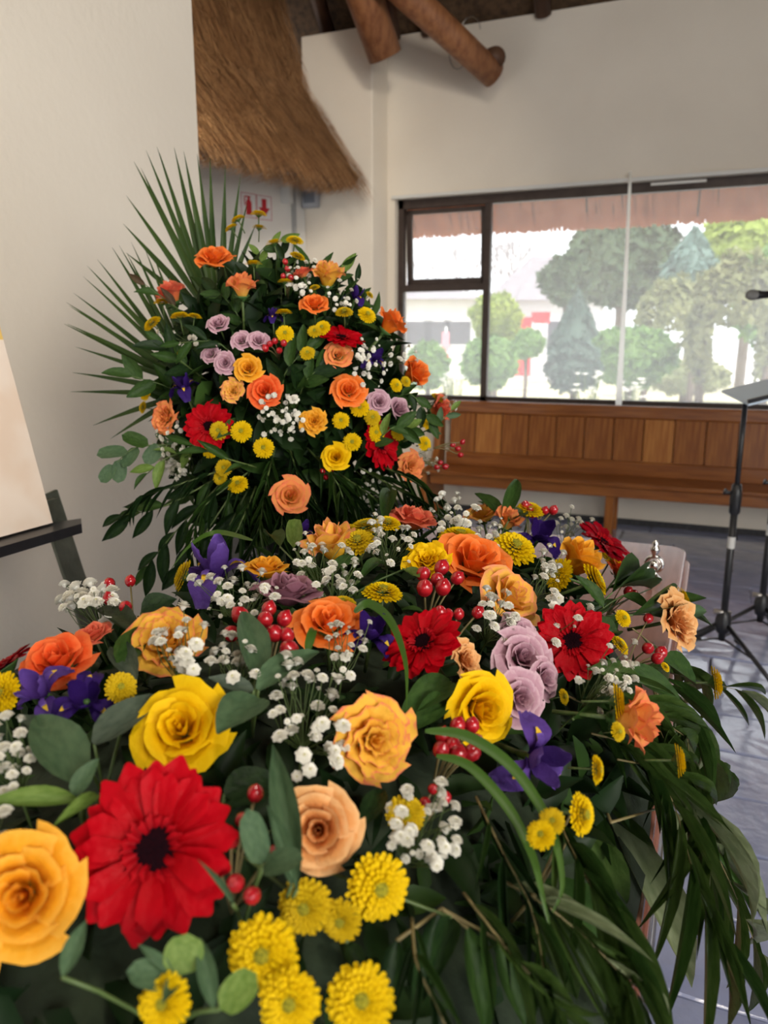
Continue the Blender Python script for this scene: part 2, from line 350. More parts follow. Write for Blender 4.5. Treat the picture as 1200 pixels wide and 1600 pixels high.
fl.lathe([(.0, -.32), (.1, -.26), (.2, -.1), (.26, .0), (.2, .04)], 6)
fl.lathe([(.10, .27), (.07, .31), (0, .32)], 6, None, 1)
FLORET = fl.mesh('floret')
# ------------------------------------------------------------------ flower builders: M maps the unit flower (+Z = face) into the room
USED_LABEL = set()
def spin(M, a): return M @ Matrix.Rotation(a, 4, 'Z')
def rose(M, col, kind, label, group, stem=True):
    e = empty('rose', label, 'rose', M, group); m = ROSE[col]; r_ = random.Random(label)
    for i, (n, ms) in enumerate(ROSE_MESH[kind]):
        ph = r_.uniform(0, 6.28)
        for k in range(n):
            a = ph + 2*math.pi*k/n + r_.uniform(-.12, .12)
            tilt = r_.uniform(-.04, .07)*(i > 1)
            T = Matrix.Rotation(a, 4, 'Z') @ Matrix.Rotation(tilt, 4, 'Y') @ Matrix.Scale(r_.uniform(.95, 1.05), 4)
            ob('petal', ms[r_.randrange(3)], m, e, M=T)
    ob('calyx', CALYX, sepal, e)
    if stem: ob('stem', STEM, stem_green, e)
    return e
def gerbera(M, label, group, dark=False):
    e = empty('gerbera', label, 'gerbera', M, group); r_ = random.Random(label); m = GERB_D if dark else GERB
    for (n, ms, s_, t) in ((20, GP, 1, 0), (18, GP2, 1, .12)):
        for k in range(n):
            T = Matrix.Rotation(2*math.pi*(k+r_.uniform(-.2, .2))/n+t, 4, 'Z') @ Matrix.Rotation(r_.uniform(-.09, .09), 4, 'Y') @ Matrix.Rotation(r_.uniform(-.25, .25), 4, 'X') @ Matrix.Scale(r_.uniform(.93, 1.04), 4)
            ob('petal', ms[r_.randrange(len(ms))], m, e, M=T)
    for k in range(20):
        ob('inner_petal', GI[k % 2], GERB_R, e, M=Matrix.Rotation(2*math.pi*k/20, 4, 'Z') @ Matrix.Rotation(r_.uniform(-.2, .05), 4, 'Y'))
    ob('eye', GC, GERB_C, e); ob('calyx', GCAL, sepal, e); ob('stem', STEM, stem_green, e)
    return e
def mum(M, label, group, dim=False):
    e = empty('chrysanthemum', label, 'chrysanthemum', M, group); r_ = random.Random(label)
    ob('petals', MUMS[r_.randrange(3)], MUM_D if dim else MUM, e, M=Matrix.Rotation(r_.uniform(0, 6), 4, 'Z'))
    ob('eye', MUMC, MUM_C, e); ob('calyx', MUMCAL, sepal, e); ob('stem', STEM, stem_green, e)
    return e
def iris(M, label, group, light=False):
    e = empty('iris', label, 'iris', M, group); m = IRIS_L if light else IRIS
    for k in range(3):
        a = 2*math.pi*k/3; T = Matrix.Rotation(a, 4, 'Z')
        f_ = ob('fall', FALL[k], m, e, M=T); ob('yellow_signal', SIGNAL, IRIS_Y, f_)
        ob('standard', STAND[k], m, e, M=Matrix.Rotation(a+1.05, 4, 'Z')); ob('style_arm', STYLE, m, e, M=T)
    ob('ovary', IBASE, sepal, e); ob('stem', STEM, stem_green, e)
    return e
def arc_pts(a, b, sag, n=8):
    return [a.lerp(b, t) + V((0, 0, sag*4*t*(1-t))) for t in [i/(n-1) for i in range(n)]]
def leaf_at(e, base, tip, nrm, wd, kind, m, name='leaf', idx=0):
    """one leaf from BASE to TIP (room coordinates), face towards NRM; E is an Empty without rotation or scale"""
    y = (tip-base); L = y.length; y.normalize(); z = nrm - y*nrm.dot(y)
    z = z.normalized() if z.length > 1e-4 else y.orthogonal().normalized(); x = y.cross(z)
    T = Matrix.Translation(base - e.location) @ Matrix((x*wd, y*L, z*L)).transposed().to_4x4()
    return ob(name, LEAF[kind][idx % 3], m, e, M=T)
def sprig(name, label, cat, pts, leaves, kind, m, size, aspect, group, face, spread=.7, two=None, start=.12, r=.0018, droop=0, rr=None, stem_mat=None):
    """stem along PTS (room coordinates) with LEAVES alternate leaves"""
    r_ = random.Random(rr if rr is not None else label); e = empty(name, label, cat, pts[0], group)
    ob('stem', MB().tube([p-pts[0] for p in pts], [r*(1.2-.8*i/(len(pts)-1)) for i in range(len(pts))], 5).mesh('stem'), stem_mat or stem_green, e)
    n = len(pts)-1
    for k in range(leaves):
        t = start+(1-start)*k/(leaves-1)*.98; i = min(int(t*n), n-1); p = pts[i].lerp(pts[i+1], t*n-i); d = (pts[i+1]-pts[i]).normalized()
        sd = d.cross(face).normalized() * (1 if k % 2 else -1)
        q = spread*(1 if k < leaves-1 else 0)
        dr = (d + sd*q*r_.uniform(.7, 1.25) + face*r_.uniform(-.25, .4)*q + V((0, 0, -droop*r_.uniform(.3, 1.2)))).normalized()
        L = size*r_.uniform(.75, 1.15)*(1 - .3*abs(t-.45))
        nr = (face + V((r_.uniform(-.5, .5), r_.uniform(-.5, .5), r_.uniform(-.3, .5)))).normalized()
        leaf_at(e, p, p+dr*L, nr, L*aspect, kind, (two if two and r_.random() < .3 else m), idx=r_.randrange(3))
    return e
def berries(centers, root, size, label, group, m=None):
    e = empty('berry_sprig', label, 'berry sprig', root, group); r_ = random.Random(label); mb = MB()
    for c in centers:
        d = (c-root).normalized()
        mb.tube(arc_pts(V((0, 0, 0)), c-root-d*size*.45, .004, 4), .0011, 5)
        ob('berry', BERRY, m or berry_red, e, M=Matrix.Translation(-root) @ frame(c, (d+V((r_.uniform(-.5, .5), r_.uniform(-.5, .5), r_.uniform(-.2, .5)))), V((0.1, 1, .2)), size*r_.uniform(.9, 1.1)))
    ob('stem', mb.mesh('stem'), twig, e)
    return e
def gyp(centers, root, size, label, group, single=True, nrm=None):
    e = empty('babys_breath_sprig', label, "baby's breath", root, group); r_ = random.Random(label); mb = MB(); big = MB()
    hub = root.lerp(sum(centers, V())/len(centers), .45)-root
    mb.tube([V((0, 0, 0)), hub], .0011, 4, False)
    for c in centers:
        q = c-root; mb.tube([hub, hub.lerp(q, .5)+V((r_.uniform(-1, 1), r_.uniform(-1, 1), r_.uniform(-1, 1)))*size*.6, q], .00045 if single else .0005, 3, False)
        d = (q-hub).normalized() + (nrm or -Fv)*.9 + V((r_.uniform(-.6, .6), r_.uniform(-.6, .6), r_.uniform(-.6, .6)))
        s_ = size*r_.choice((.45, .75, .9, 1, 1.1, 1.15)); T = frame(q, d, V((.1, 1, .2)), s_)
        if single: ob('floret', FLORET, [gyp_white, gyp_eye], e, M=T)
        else:
            big.add([T @ V(v.co) for v in FLORET.vertices], [tuple(p.vertices) for p in FLORET.polygons if len(p.vertices) > 2])
    if not single: o = ob('florets', big.mesh('florets'), gyp_white, e); o['kind'] = 'stuff'
    ob('stem', mb.mesh('stem'), stem_green, e)
    return e

# ================================================================== THE SETTING
YW = 6.75          # inner face of the window wall
WX0, WX1, WZ0, WZ1 = -2.76, 3.3, 1.0, 2.76
mb = MB()
mb.box((-3.2, YW, 0), (WX0, YW+.3, 4.06)); mb.box((WX1, YW, 0), (6, YW+.3, 4.06))
mb.box((WX0, YW, 0), (WX1, YW+.3, WZ0)); mb.box((WX0, YW, WZ1), (WX1, YW+.3, 4.06))
struct('wall_back', mb, plaster)
o = struct('trim_1', MB().box((-3.49, 6.42, 0), (-2.83, 6.9, 4.05)), plaster); bevel(o, .012)      # the pier beside the window
struct('wall_left', MB().box((-2.1, -1.6, 0), (-1.9, 2.66, 5.2)), plaster)
a, b = V((-3.45, 6.52, 0)), V((-4.75, 3.4, 0)); d = (b-a).normalized(); nn = V((d.y, -d.x, 0))*-1
mb = MB(); P4 = [a, b, b+nn*-.2, a+nn*-.2]
mb.add([p for p in P4]+[p+V((0, 0, 3.3)) for p in P4], [(0, 1, 2, 3), (7, 6, 5, 4), (0, 4, 5, 1), (1, 5, 6, 2), (2, 6, 7, 3), (3, 7, 4, 0)])
struct('wall_recess', mb, plaster_grey)
# the rest of the hall: side and rear walls with tall window openings
mb = MB(); mb.box((6.2, -4.6, 0), (6.4, -2.6, 9)); mb.box((6.2, .6, 0), (6.4, 7.05, 9)); mb.box((6.2, -2.6, 3.0), (6.4, .6, 9)); mb.box((6.2, -2.6, 0), (6.4, .6, .5))
struct('wall_right', mb, plaster)
mb = MB(); mb.box((-7, -4.7, 0), (.5, -4.5, 9)); mb.box((3.5, -4.7, 0), (6.4, -4.5, 9)); mb.box((.5, -4.7, 2.9), (3.5, -4.5, 9))
struct('wall_front', mb, plaster)
struct('wall_far', MB().box((-7.2, -4.7, 0), (-7, 8, 9)), plaster_grey)
# floor: a dark bed with individually laid slate flags
fl_ = struct('floor', MB().box((-5, -3, -.12), (6, 7.05, -.014)), grout)
def tile_mesh(w_, d_, seed):
    r_ = random.Random(seed); m_ = MB(); g = .0035; n = 5
    per = []
    for (x0, y0, x1, y1) in ((g, g, w_-g, g), (w_-g, g, w_-g, d_-g), (w_-g, d_-g, g, d_-g), (g, d_-g, g, g)):
        for k in range(n): t = k/n; per.append((x0+(x1-x0)*t + r_.uniform(-.004, .004), y0+(y1-y0)*t + r_.uniform(-.004, .004)))
    c = (w_/2, d_/2); N_ = len(per)
    top = [V((c[0]+(x-c[0])*.965, c[1]+(y-c[1])*.965, r_.uniform(-.0012, .0012))) for x, y in per]
    mid = [V((x, y, -.004)) for x, y in per]; bot = [V((x, y, -.016)) for x, y in per]
    vs = top+mid+bot+[V((c[0], c[1], 0))]
    fs = [(i, (i+1) % N_, 3*N_) for i in range(N_)]
    for k in (0, 1): fs += [(k*N_+(i+1) % N_, k*N_+i, (k+1)*N_+i, (k+1)*N_+(i+1) % N_) for i in range(N_)]
    return m_.add(vs, fs).mesh('slate_tile', False)
ROW = .32; TW = (.48, .66, .82)
TM = {w_: [tile_mesh(w_, ROW, int(w_*100)+k) for k in range(3)] for w_ in TW}
y = .45; nrow = 0
while y < YW-.05:
    x = (-2.6 if y > 4.3 else -.75) - rnd.uniform(0, .4)
    while x < (3.4 if y > 2.5 else 2.4):
        w_ = rnd.choice(TW)
        t = ob('slate_tile', rnd.choice(TM[w_]), rnd.choice((slate, slate, slate2)), fl_, loc=(x, y, rnd.uniform(-.0015, .0015)))
        t.rotation_euler = (rnd.uniform(-.003, .003), rnd.uniform(-.003, .003), 0)
        x += w_
    y += ROW
# thatched roof over the hall: the inner faces slope up from the window wall and from the far side
mb = MB(); E0, RY, RZ = (8.15, 2.66), 2.3, 9.0
sl = (RZ-E0[1])/(E0[0]-RY)
for (ya, za, yb, zb) in ((E0[0], E0[1], RY, RZ), (-4.5, 3.4, RY, RZ)):
    mb.add([V((x, yy, zz+dz)) for dz in (0, .32) for (x, yy, zz) in ((-7, ya, za), (6.2, ya, za), (6.2, yb, zb), (-7, yb, zb))], [(0, 1, 2, 3), (7, 6, 5, 4), (0, 4, 5, 1), (1, 5, 6, 2), (2, 6, 7, 3), (3, 7, 4, 0)])
ceil = struct('ceiling', mb, thatch_dark)
roofz = lambda yy: E0[1]+(E0[0]-yy)*sl
for i, yy in enumerate((6.45, 6.15, 5.85, 5.55, 5.25, 4.95)):    # roof battens
    ob('batten', MB().tube([(-6, yy, roofz(yy)-.05), (-2, yy+.01, roofz(yy)-.06), (5.5, yy, roofz(yy)-.05)], .035, 8).mesh('batten'), pole_dark, ceil)
for x in (-4.3, -3.35, -2.45, -1.5, -.5, .5, 1.5, 2.5):              # rafters
    ob('rafter', MB().tube([(x, 6.74, roofz(6.74)-.15), (x+.03, 5, roofz(5)-.16), (x, 3.2, roofz(3.2)-.15)], [.065, .07, .075], 10).mesh('rafter'), pole_dark, ceil)
# fringe of the thatch eave outside the window
mb = MB(); r_ = random.Random(3)
for k in range(6500):
    x = r_.uniform(-4.2, 4.6); L = r_.uniform(.45, .95); dy = r_.uniform(-.05, .30); zb = E0[1]-r_.uniform(-.02, .045)
    p = V((x, E0[0]+dy-.05, zb)); t = V((r_.uniform(-.05, .05), -L*.64, L*.77)); s_ = r_.uniform(.006, .014)
    mb.add([p-V((s_, 0, 0)), p+V((s_, 0, 0)), p+t+V((s_, .0, 0)), p+t-V((s_, .0, 0))], [(0, 1, 2, 3)])
e_ = ob('thatch_fringe', mb.mesh('thatch_fringe', False), mat('eave_straw', (.55, .17, .06), .9, (.66, .25, .11), 6, trans=.2), ceil); e_['kind'] = 'stuff'
# window: head rail, outer frame, mullion, transom, vent sash, two fixed panes
glass = bpy.data.materials.new('glare_veil_glass'); glass.use_nodes = True; N = glass.node_tree; N.nodes.remove(N.nodes['Principled BSDF'])
tr = N.nodes.new('ShaderNodeBsdfTransparent'); tl = N.nodes.new('ShaderNodeBsdfTranslucent'); tl.inputs[0].default_value = (.9, .92, .95, 1)
gl = N.nodes.new('ShaderNodeBsdfGlossy'); gl.inputs['Roughness'].default_value = .02
m1 = N.nodes.new('ShaderNodeMixShader'); m1.inputs[0].default_value = .17; N.links.new(tr.outputs[0], m1.inputs[1]); N.links.new(tl.outputs[0], m1.inputs[2])  # white translucent share puts washed-out outdoor glare over the garden view
fr = N.nodes.new('ShaderNodeFresnel'); fr.inputs[0].default_value = 1.25; m2 = N.nodes.new('ShaderNodeMixShader')
N.links.new(fr.outputs[0], m2.inputs[0]); N.links.new(m1.outputs[0], m2.inputs[1]); N.links.new(gl.outputs[0], m2.inputs[2])
N.links.new(m2.outputs[0], N.nodes['Material Output'].inputs[0])
YF = YW+.10; MX = -1.93; TZ = 2.0
mb = MB()
mb.box((WX0, YF-.02, WZ1-.075), (WX1, YF+.05, WZ1)); mb.box((WX0, YF-.02, WZ0), (WX1, YF+.05, WZ0+.045)); mb.box((WX0, YF-.02, WZ0), (WX0+.05, YF+.05, WZ1))
win = struct('window_1', mb, frame_brown)
ob('mullion', MB().box((MX-.027, YF-.02, WZ0), (MX+.027, YF+.05, WZ1-.07)).mesh('mullion', False), frame_brown, win)
ob('transom', MB().box((WX0+.05, YF-.015, TZ-.03), (MX, YF+.045, TZ+.03)).mesh('transom', False), frame_brown, win)
# the vent sash hangs from its top edge, pushed slightly open
mb = MB(); sx0, sx1, sz = WX0+.055, MX-.03, WZ1-.08-TZ-.035
for q in (((sx0, -.02, -sz), (sx0+.05, .02, 0)), ((sx1-.045, -.02, -sz), (sx1, .02, 0)), ((sx0, -.02, -.04), (sx1, .02, 0)), ((sx0, -.02, -sz), (sx1, .02, -sz+.05))): mb.box(*q)
TS = Matrix.Translation((0, YF+.05, WZ1-.08)) @ Matrix.Rotation(math.radians(4), 4, 'X')
sash = ob('vent_sash', mb.mesh('vent_sash', False), frame_brown, win, M=TS)
ob('pane', MB().box((sx0+.05, -.003, -sz+.05), (sx1-.045, .003, -.04)).mesh('pane', False), glass, sash)
ob('pane', MB().box((WX0+.05, YF+.01, WZ0+.045), (MX-.027, YF+.016, TZ-.03)).mesh('pane', False), glass, win)
ob('pane', MB().box((MX+.027, YF+.01, WZ0+.045), (WX1, YF+.016, WZ1-.075)).mesh('pane', False), glass, win)
ob('window_sill', MB().box((WX0, YW-.03, WZ0-.03), (WX1, YF+.0, WZ0)).mesh('window_sill', False), plaster, win)
ob('head_rail', MB().box((WX0-.02, YW-.03, WZ1-.005), (WX1, YW-.004, WZ1+.022)).mesh('head_rail', False), white_metal, win)
ob('curtain_track', MB().box((-.60, YW-.045, WZ1-.045), (-.2, YW-.015, WZ1-.03)).mesh('curtain_track', False), white_metal, win)
a, b = on_y(985, 268, YW-.05), on_y(966, 640, YW-.05)
cw = [V((.011, 0, 0)), V((.016, 0, 0)), V((.026, 0, 0))]; cq = [a, a.lerp(b, .5)+V((.004, .012, 0)), b]
ob('blind_cord', MB().add([p-w_ for p, w_ in zip(cq, cw)]+[p+V((0, -.006, 0)) for p in cq]+[p+w_ for p, w_ in zip(cq, cw)], [(0, 3, 4, 1), (1, 4, 5, 2), (3, 6, 7, 4), (4, 7, 8, 5)]).mesh('blind_cord'), mat('white_cord', (.93, .92, .88), .6, trans=.65), win)
# baseboard strip at the foot of the window wall
struct('baseboard_back', MB().box((-2.83, YW-.02, 0), (6, YW, .05)), grout)

# ================================================================== roof timbers and the thatch hood
def pole(pts, r, label, m=pole_wood):
    o = ob('roof_pole', MB().tube(pts, r, 16).mesh('roof_pole'), m)
    return tag(o, label, 'roof pole', 'roof poles by the window wall')
a = on_y(602, 88, 6.15)
pole([a, a+V((-.12, -.35, .55)), a+V((-.26, -.8, 1.3))], [.135, .14, .15], 'thick reddish-brown roof pole ending blunt above the white pier')
a = on_y(772, 118, 6.55); b = on_y(640, -5, 5.9)
pole([a, a.lerp(b, .5), b, b+(b-a)], [.10, .105, .11, .115], 'long slanting reddish roof pole running down across the white wall')
a = on_y(768, 92, 6.9); b = on_y(774, 90, 6.45)
pole([a, b], [.085, .08], 'short dark pole stub poking from the wall behind the slanting pole', pole_dark)
a = on_y(613, 60, 6.5); b = on_y(600, -20, 6.2)
pole([a, b], [.07, .07], 'thin dark roof pole directly behind the thick blunt pole', pole_dark)
w0 = on_y(716, 80, 6.45); mb = MB()
mb.tube([w0+V((.10*math.cos(t)*.75, .0, .13*math.sin(t))) for t in [k*.42 for k in range(16)]], .006, 6)
mb.tube([w0+V((.09+.08*math.cos(t), .02, .14+.10*math.sin(t))) for t in [k*.42 for k in range(14)]], .005, 6)
tag(ob('wire_loop', mb.mesh('wire_loop'), steel), 'thin loop of binding wire round the slanting roof pole', 'wire')
# thatch hood: a thick sloping pelt of straw whose eave runs towards the pier
prof = [(-2.87, 2.85), (-2.91, 2.80), (-3.05, 2.79), (-3.25, 2.88), (-4.6, 4.6), (-4.25, 5.2), (-3.75, 5.0), (-3.60, 4.33), (-3.36, 3.58), (-2.92, 2.92)]
mb = MB(); ys = [6.22, 6.0, 5.5, 5.0, 4.5, 4.0, 3.5]; n = len(prof)
for yy in ys:
    sh = -(6.2-yy)*.19; jit = rnd.uniform(-.015, .015)
    mb.v += [(x+sh+jit, yy, z+jit) for x, z in prof]; mb.c += [(0, 0, 0)]*n
mb.f += [(i*n+k, i*n+(k+1) % n, (i+1)*n+(k+1) % n, (i+1)*n+k) for i in range(len(ys)-1) for k in range(n)] + [tuple(range(n)), tuple((len(ys)-1)*n+k for k in range(n))[::-1]]
mb.m = [0]*len(mb.f)
hood = empty('thatch_hood', 'thick brown thatch hood sloping down beside the white pier', 'thatch', V((-3.3, 5, 2.8)))
inv = Matrix.Translation((3.3, -5, -2.8))
ob('thatch_body', mb.mesh('thatch_body'), thatch, hood, M=inv)
for nm, mm, cnt, sd in (('straw', straw, 11000, 1), ('dark_straw', straw2, 5000, 2)):
    mb = MB(); r_ = random.Random(sd)
    for k in range(cnt):
        yy = r_.uniform(3.6, 6.24); sh = -(6.2-yy)*.19; L = r_.uniform(.12, .32); q = r_.random()**1.15*3.0
        SEG = [((-3.10, 2.80), (-2.86, 2.82)), ((-2.86, 2.82), (-2.90, 2.90)), ((-2.90, 2.90), (-3.36, 3.58)), ((-3.36, 3.58), (-3.60, 4.33)), ((-3.60, 4.33), (-3.75, 5.0))]
        for (A, B) in SEG:
            l_ = math.hypot(B[0]-A[0], B[1]-A[1])
            if q <= l_: break
            q -= l_
        q = min(q, l_); tx, tz = (B[0]-A[0])/l_, (B[1]-A[1])/l_; nx, nz = tz, -tx
        up = V((nx, 0, nz)); p = V((A[0]+tx*q+sh, yy, A[1]+tz*q))+up*r_.uniform(.004, .03)
        dn = (V((-tx, 0, -tz))*(1 if tz > .2 else .4)+V((0, r_.uniform(-.45, .45)+.2, 0))+up*r_.uniform(-.02, .05)).normalized()
        s_ = r_.uniform(.002, .0045); sd_ = up.cross(dn)*s_; e1 = p+dn*L; up = up*.012
        if e1.y > 6.30: e1.y = 6.30 - r_.random()*.03
        mb.add([p+sd_, p-sd_, p+dn*L*.5-sd_+up*.6, p+dn*L*.5+sd_+up*.6, e1+up], [(0, 1, 2, 3), (3, 2, 4)])
    o = ob(nm, mb.mesh(nm, False), mm, hood, M=inv); o['kind'] = 'stuff'
# safety signs on the recess wall
a, b = V((-3.49, 6.42, 0)), V((-4.75, 3.4, 0)); dirw = (a-b).normalized(); nw = V((dirw.y, -dirw.x, 0))
def wallpt(px, py):
    r = ray(px, py); t = (a-CAM).dot(nw)/r.dot(nw); return CAM+r*t
sign_red = mat('sign_red', (.45, .01, .02), .5); sign_white = mat('sign_white', (.72, .70, .69), .4)
def plate(name, px, py, w_, h_, label):
    c = wallpt(px, py); M = Matrix.Translation(c+nw*.004) @ Matrix((dirw, V((0, 0, 1)), nw)).transposed().to_4x4()
    e = empty(name, label, 'sign', M, 'safety signs on the recess wall')
    ob('board', MB().box((-w_/2, -h_/2, -.003), (w_/2, h_/2, .003)).mesh('board', False), sign_white, e)
    mb = MB(); t = .004; u, v = w_/2-.006, h_/2-.006
    for q in (((-u, v-t, .003), (u, v, .0045)), ((-u, -v, .003), (u, -v+t, .0045)), ((-u, -v, .003), (-u+t, v, .0045)), ((u-t, -v, .003), (u, v, .0045))): mb.box(*q)
    ob('border', mb.mesh('border', False), sign_red, e)
    return e
e = plate('extinguisher_sign', 388, 321, .165, .205, 'white square sign with a red fire extinguisher symbol on the recess wall')
mb = MB().prism([(-.028, -.075), (.028, -.075), (.028, .02), (.018, .042), (.008, .048), (-.008, .048), (-.018, .042), (-.028, .02)], .003, .0055)
mb.box((-.012, .048, .003), (.012, .066, .0055)); mb.box((-.035, .064, .003), (.02, .074, .0055)); mb.box((-.045, .0, .003), (-.036, .07, .0055))
ob('extinguisher_symbol', mb.mesh('extinguisher_symbol', False), sign_red, e)
e = plate('arrow_sign', 412, 325, .165, .205, 'white square sign with a red down arrow on the recess wall')
ob('arrow_symbol', MB().prism([(0, -.07), (.058, .0), (.024, .0), (.024, .072), (-.024, .072), (-.024, .0), (-.058, .0)], .003, .0055).mesh('arrow_symbol', False), sign_red, e)
# alarm unit and its pipe on the pier
c = on_y(487, 309, 6.40); e = empty('alarm_box', 'small grey electrical box with dark front high on the white pier', 'electrical box', c)
o = ob('body', MB().box((-.075, -.05, -.085), (.075, .02, .085)).mesh('body', False), mat('grey_plastic', (.38, .40, .44), .5), e); bevel(o, .01)
ob('face', MB().box((-.05, -.056, -.05), (.055, -.05, .05)).mesh('face', False), mat('dark_grey_plastic', (.16, .18, .22), .4), e)
a0 = on_y(470, 345, 6.40)
o = ob('conduit', MB().tube([V((-3.53, 6.3, 3.0)), V((-3.53, 6.3, 1.4)), V((-3.53, 6.3, 0))], .022, 10).mesh('conduit'), mat('pipe_grey', (.42, .43, .43), .5)); tag(o, 'slim grey conduit pipe down the corner beside the pier', 'pipe')
c = V((-3.60, 6.22, 2.86)); o = ob('junction_box', MB().box((-.12, -.04, -.17), (.10, .03, .17)).mesh('junction_box', False), mat('pale_plastic', (.60, .60, .58), .5), loc=c); bevel(o, .012); tag(o, 'pale upright junction box in the corner under the thatch hood', 'electrical box')

# ================================================================== pew
pw = empty('pew', 'long varnished wooden pew with vertical back boards under the window', 'pew', V((-2.25, 6.2, 0)))
def pb(name, A, B, m, bev=.008, parent=pw, org=V((-2.25, 6.2, 0))):
    o = ob(name, MB().box(V(A)-org, V(B)-org).mesh(name, False), m, parent); bevel(o, bev); return o
PX1 = 3.1; x = -2.15; k = 0
while x < PX1:
    w_ = .235
    yb = 6.56
    o = ob('back_board', MB().box((0, 0, 0), (w_-.006, .022, .37)).mesh('back_board', False), pew_light if k in (1, 7, 12, 18) else pew_wood, pw)
    o.matrix_basis = Matrix.Translation((x+2.25, 6.555-6.2, .56)) @ Matrix.Rotation(math.radians(-7), 4, 'X'); bevel(o, .004, 1)
    x += w_; k += 1
pb('top_rail', (-2.17, 6.575, .915), (PX1, 6.65, 1.02), pew_rail, .014)
pb('lower_rail', (-2.17, 6.52, .455), (PX1, 6.58, .575), pew_rail)
pb('seat', (-2.27, 6.14, .425), (PX1, 6.58, .46), pew_rail, .012)
pb('apron', (-2.2, 6.19, .335), (PX1, 6.215, .425), pew_rail)
for x in (-.70, 2.3):
    for (ya, yb) in ((6.22, 6.27), (6.50, 6.56)): pb('leg', (x-.035, ya, 0), (x+.035, yb, .43), pew_wood)
ep = [(6.16, 0), (6.24, 0), (6.25, .12), (6.48, .12), (6.52, 0), (6.64, 0), (6.67, 1.02), (6.66, 1.07), (6.62, 1.085), (6.58, 1.07), (6.55, .95), (6.50, .60), (6.44, .52), (6.16, .48)]
mb = MB().prism([(y_-6.2, z_) for y_, z_ in ep], -.03, .03, Matrix(((0, 0, 1, 0), (1, 0, 0, 0), (0, 1, 0, 0), (0, 0, 0, 1))))
o = ob('end_panel', mb.mesh('end_panel', False), pew_wood, pw); bevel(o, .01)

# ================================================================== coffin, trolley
CX0, CX1, CY0, CY1, CZ = -.74, -.035, .12, 2.19, 1.0
def rrect(x0, y0, x1, y1, r, n=5):
    return [(cx+r*math.cos(a_), cy+r*math.sin(a_)) for (cx, cy, s0) in ((x1-r, y0+r, -.5), (x1-r, y1-r, 0), (x0+r, y1-r, .5), (x0+r, y0+r, 1)) for a_ in [math.pi*(s0+.5*k/n) for k in range(n+1)]]
org = V((-.39, 1.15, .62)); cf = empty('coffin', 'polished reddish wooden coffin under the large flower spray', 'coffin', org); inv = Matrix.Translation(-org)
def slab(name, off, r, z0, z1, m=coffin_wood, bev=.01):
    o = ob(name, MB().prism(rrect(CX0-off, CY0-off, CX1+off, CY1+off, r), z0, z1).mesh(name, False), m, cf, M=inv); bevel(o, bev, 3); return o
slab('lid', 0, .05, CZ-.032, CZ, bev=.010); slab('lid_moulding', .012, .055, CZ-.052, CZ-.032, bev=.008); slab('box', -.03, .05, .655, CZ-.052, bev=.012); slab('base_moulding', .01, .055, .62, .655)
for x in (CX0+.02, CX1-.02):
    for y_ in (.5, 1.15, 1.8):
        sgn = -1 if x < -.4 else 1; M = Matrix.Translation(V((x, y_, .80))-org)
        h = ob('handle', MB().tube([(0, -.10, .0), (sgn*.05, -.10, -.03), (sgn*.055, 0, -.035), (sgn*.05, .10, -.03), (0, .10, 0)], .009, 8).mesh('handle'), chrome, cf, M=M)
        ob('handle_plate', MB().box((-.006, -.13, -.025), (.006, .13, .025)).mesh('handle_plate', False), chrome, h)
sp = on_z(1020, 905, CZ)
def lid_screw(p, label):
    e = empty('lid_screw', label, 'lid screw', Matrix.Translation(p) @ Matrix.Scale(1.2, 4), 'lid screws along the coffin edge')
    ob('foot', MB().lathe([(0, 0), (.016, 0), (.017, .004), (.009, .009), (.006, .015), (.0, .016)], 18).mesh('foot'), chrome, e)
    mb = MB(); mb.tube([V((.015*math.cos(t), .0, .031+.015*math.sin(t))) for t in [k*2*math.pi/18 for k in range(19)]], .0042, 8, False)
    ob('ring', mb.mesh('ring'), chrome, e)
    ob('bead', MB().lathe([(0, .018), (.008, .021), (.0095, .029), (.007, .037), (0, .040)], 14).mesh('bead'), chrome, e)
    ob('finial', MB().lathe([(.005, .046), (.0055, .052), (.009, .058), (.0085, .064), (.0045, .068), (.007, .073), (0, .080)], 14).mesh('finial'), chrome, e)
lid_screw(sp, 'chrome ornamental lid screw on the bare far corner of the coffin')
tr_ = empty('coffin_trolley', 'steel trolley with round legs carrying the coffin', 'trolley', V((-.39, 1.15, 0)))
def tb(name, pts, r, m=steel): return ob(name, MB().tube([V(p)-V((-.39, 1.15, 0)) for p in pts], r, 14).mesh(name), m, tr_)
lp = at(1012, 1400, 1.52)
for x in (CX0-.02, lp.x):
    tb('side_rail', [(x, .4, .60), (x, 1.85, .60)], .018)
    for y_ in (.5, lp.y+.0):
        lg = tb('leg', [(x, y_, .60), (x, y_, .07)], .021)
        ob('caster', MB().lathe([(0, -.012), (.035, -.012), (.04, 0), (.035, .012), (0, .012)], 16, Matrix.Translation((x+.39, y_-1.15, .04)) @ Matrix.Rotation(math.pi/2, 4, 'Y')).mesh('caster'), pad, lg)
for y_ in (.5, lp.y): tb('cross_rail', [(CX0-.02, y_, .60), (lp.x, y_, .60)], .016)
tb('cross_rail', [(CX0-.02, .5, .22), (lp.x, .5, .22)], .013)
# ================================================================== easel with a printed board
ez = 1.9
def xplane(px, py, x): r = ray(px, py); return CAM+r*((x-CAM.x)/r.x)
TX = -1.38
t0, t1 = xplane(0, 846, TX), xplane(133, 799, TX)
es = empty('easel', 'dark olive metal display easel against the white side wall', 'easel', V((t1.x, t1.y-.07, 0)))
dirt = V((0, 1, 0)); zt = (t0.z+t1.z)/2; yend = t1.y-.07
def eb(name, verts_mb, m=easel_metal, parent=None): return ob(name, verts_mb.mesh(name, False), m, parent or es)
eo = V((t1.x, yend, 0))
lean = V((-.115, .02, .50)).normalized()
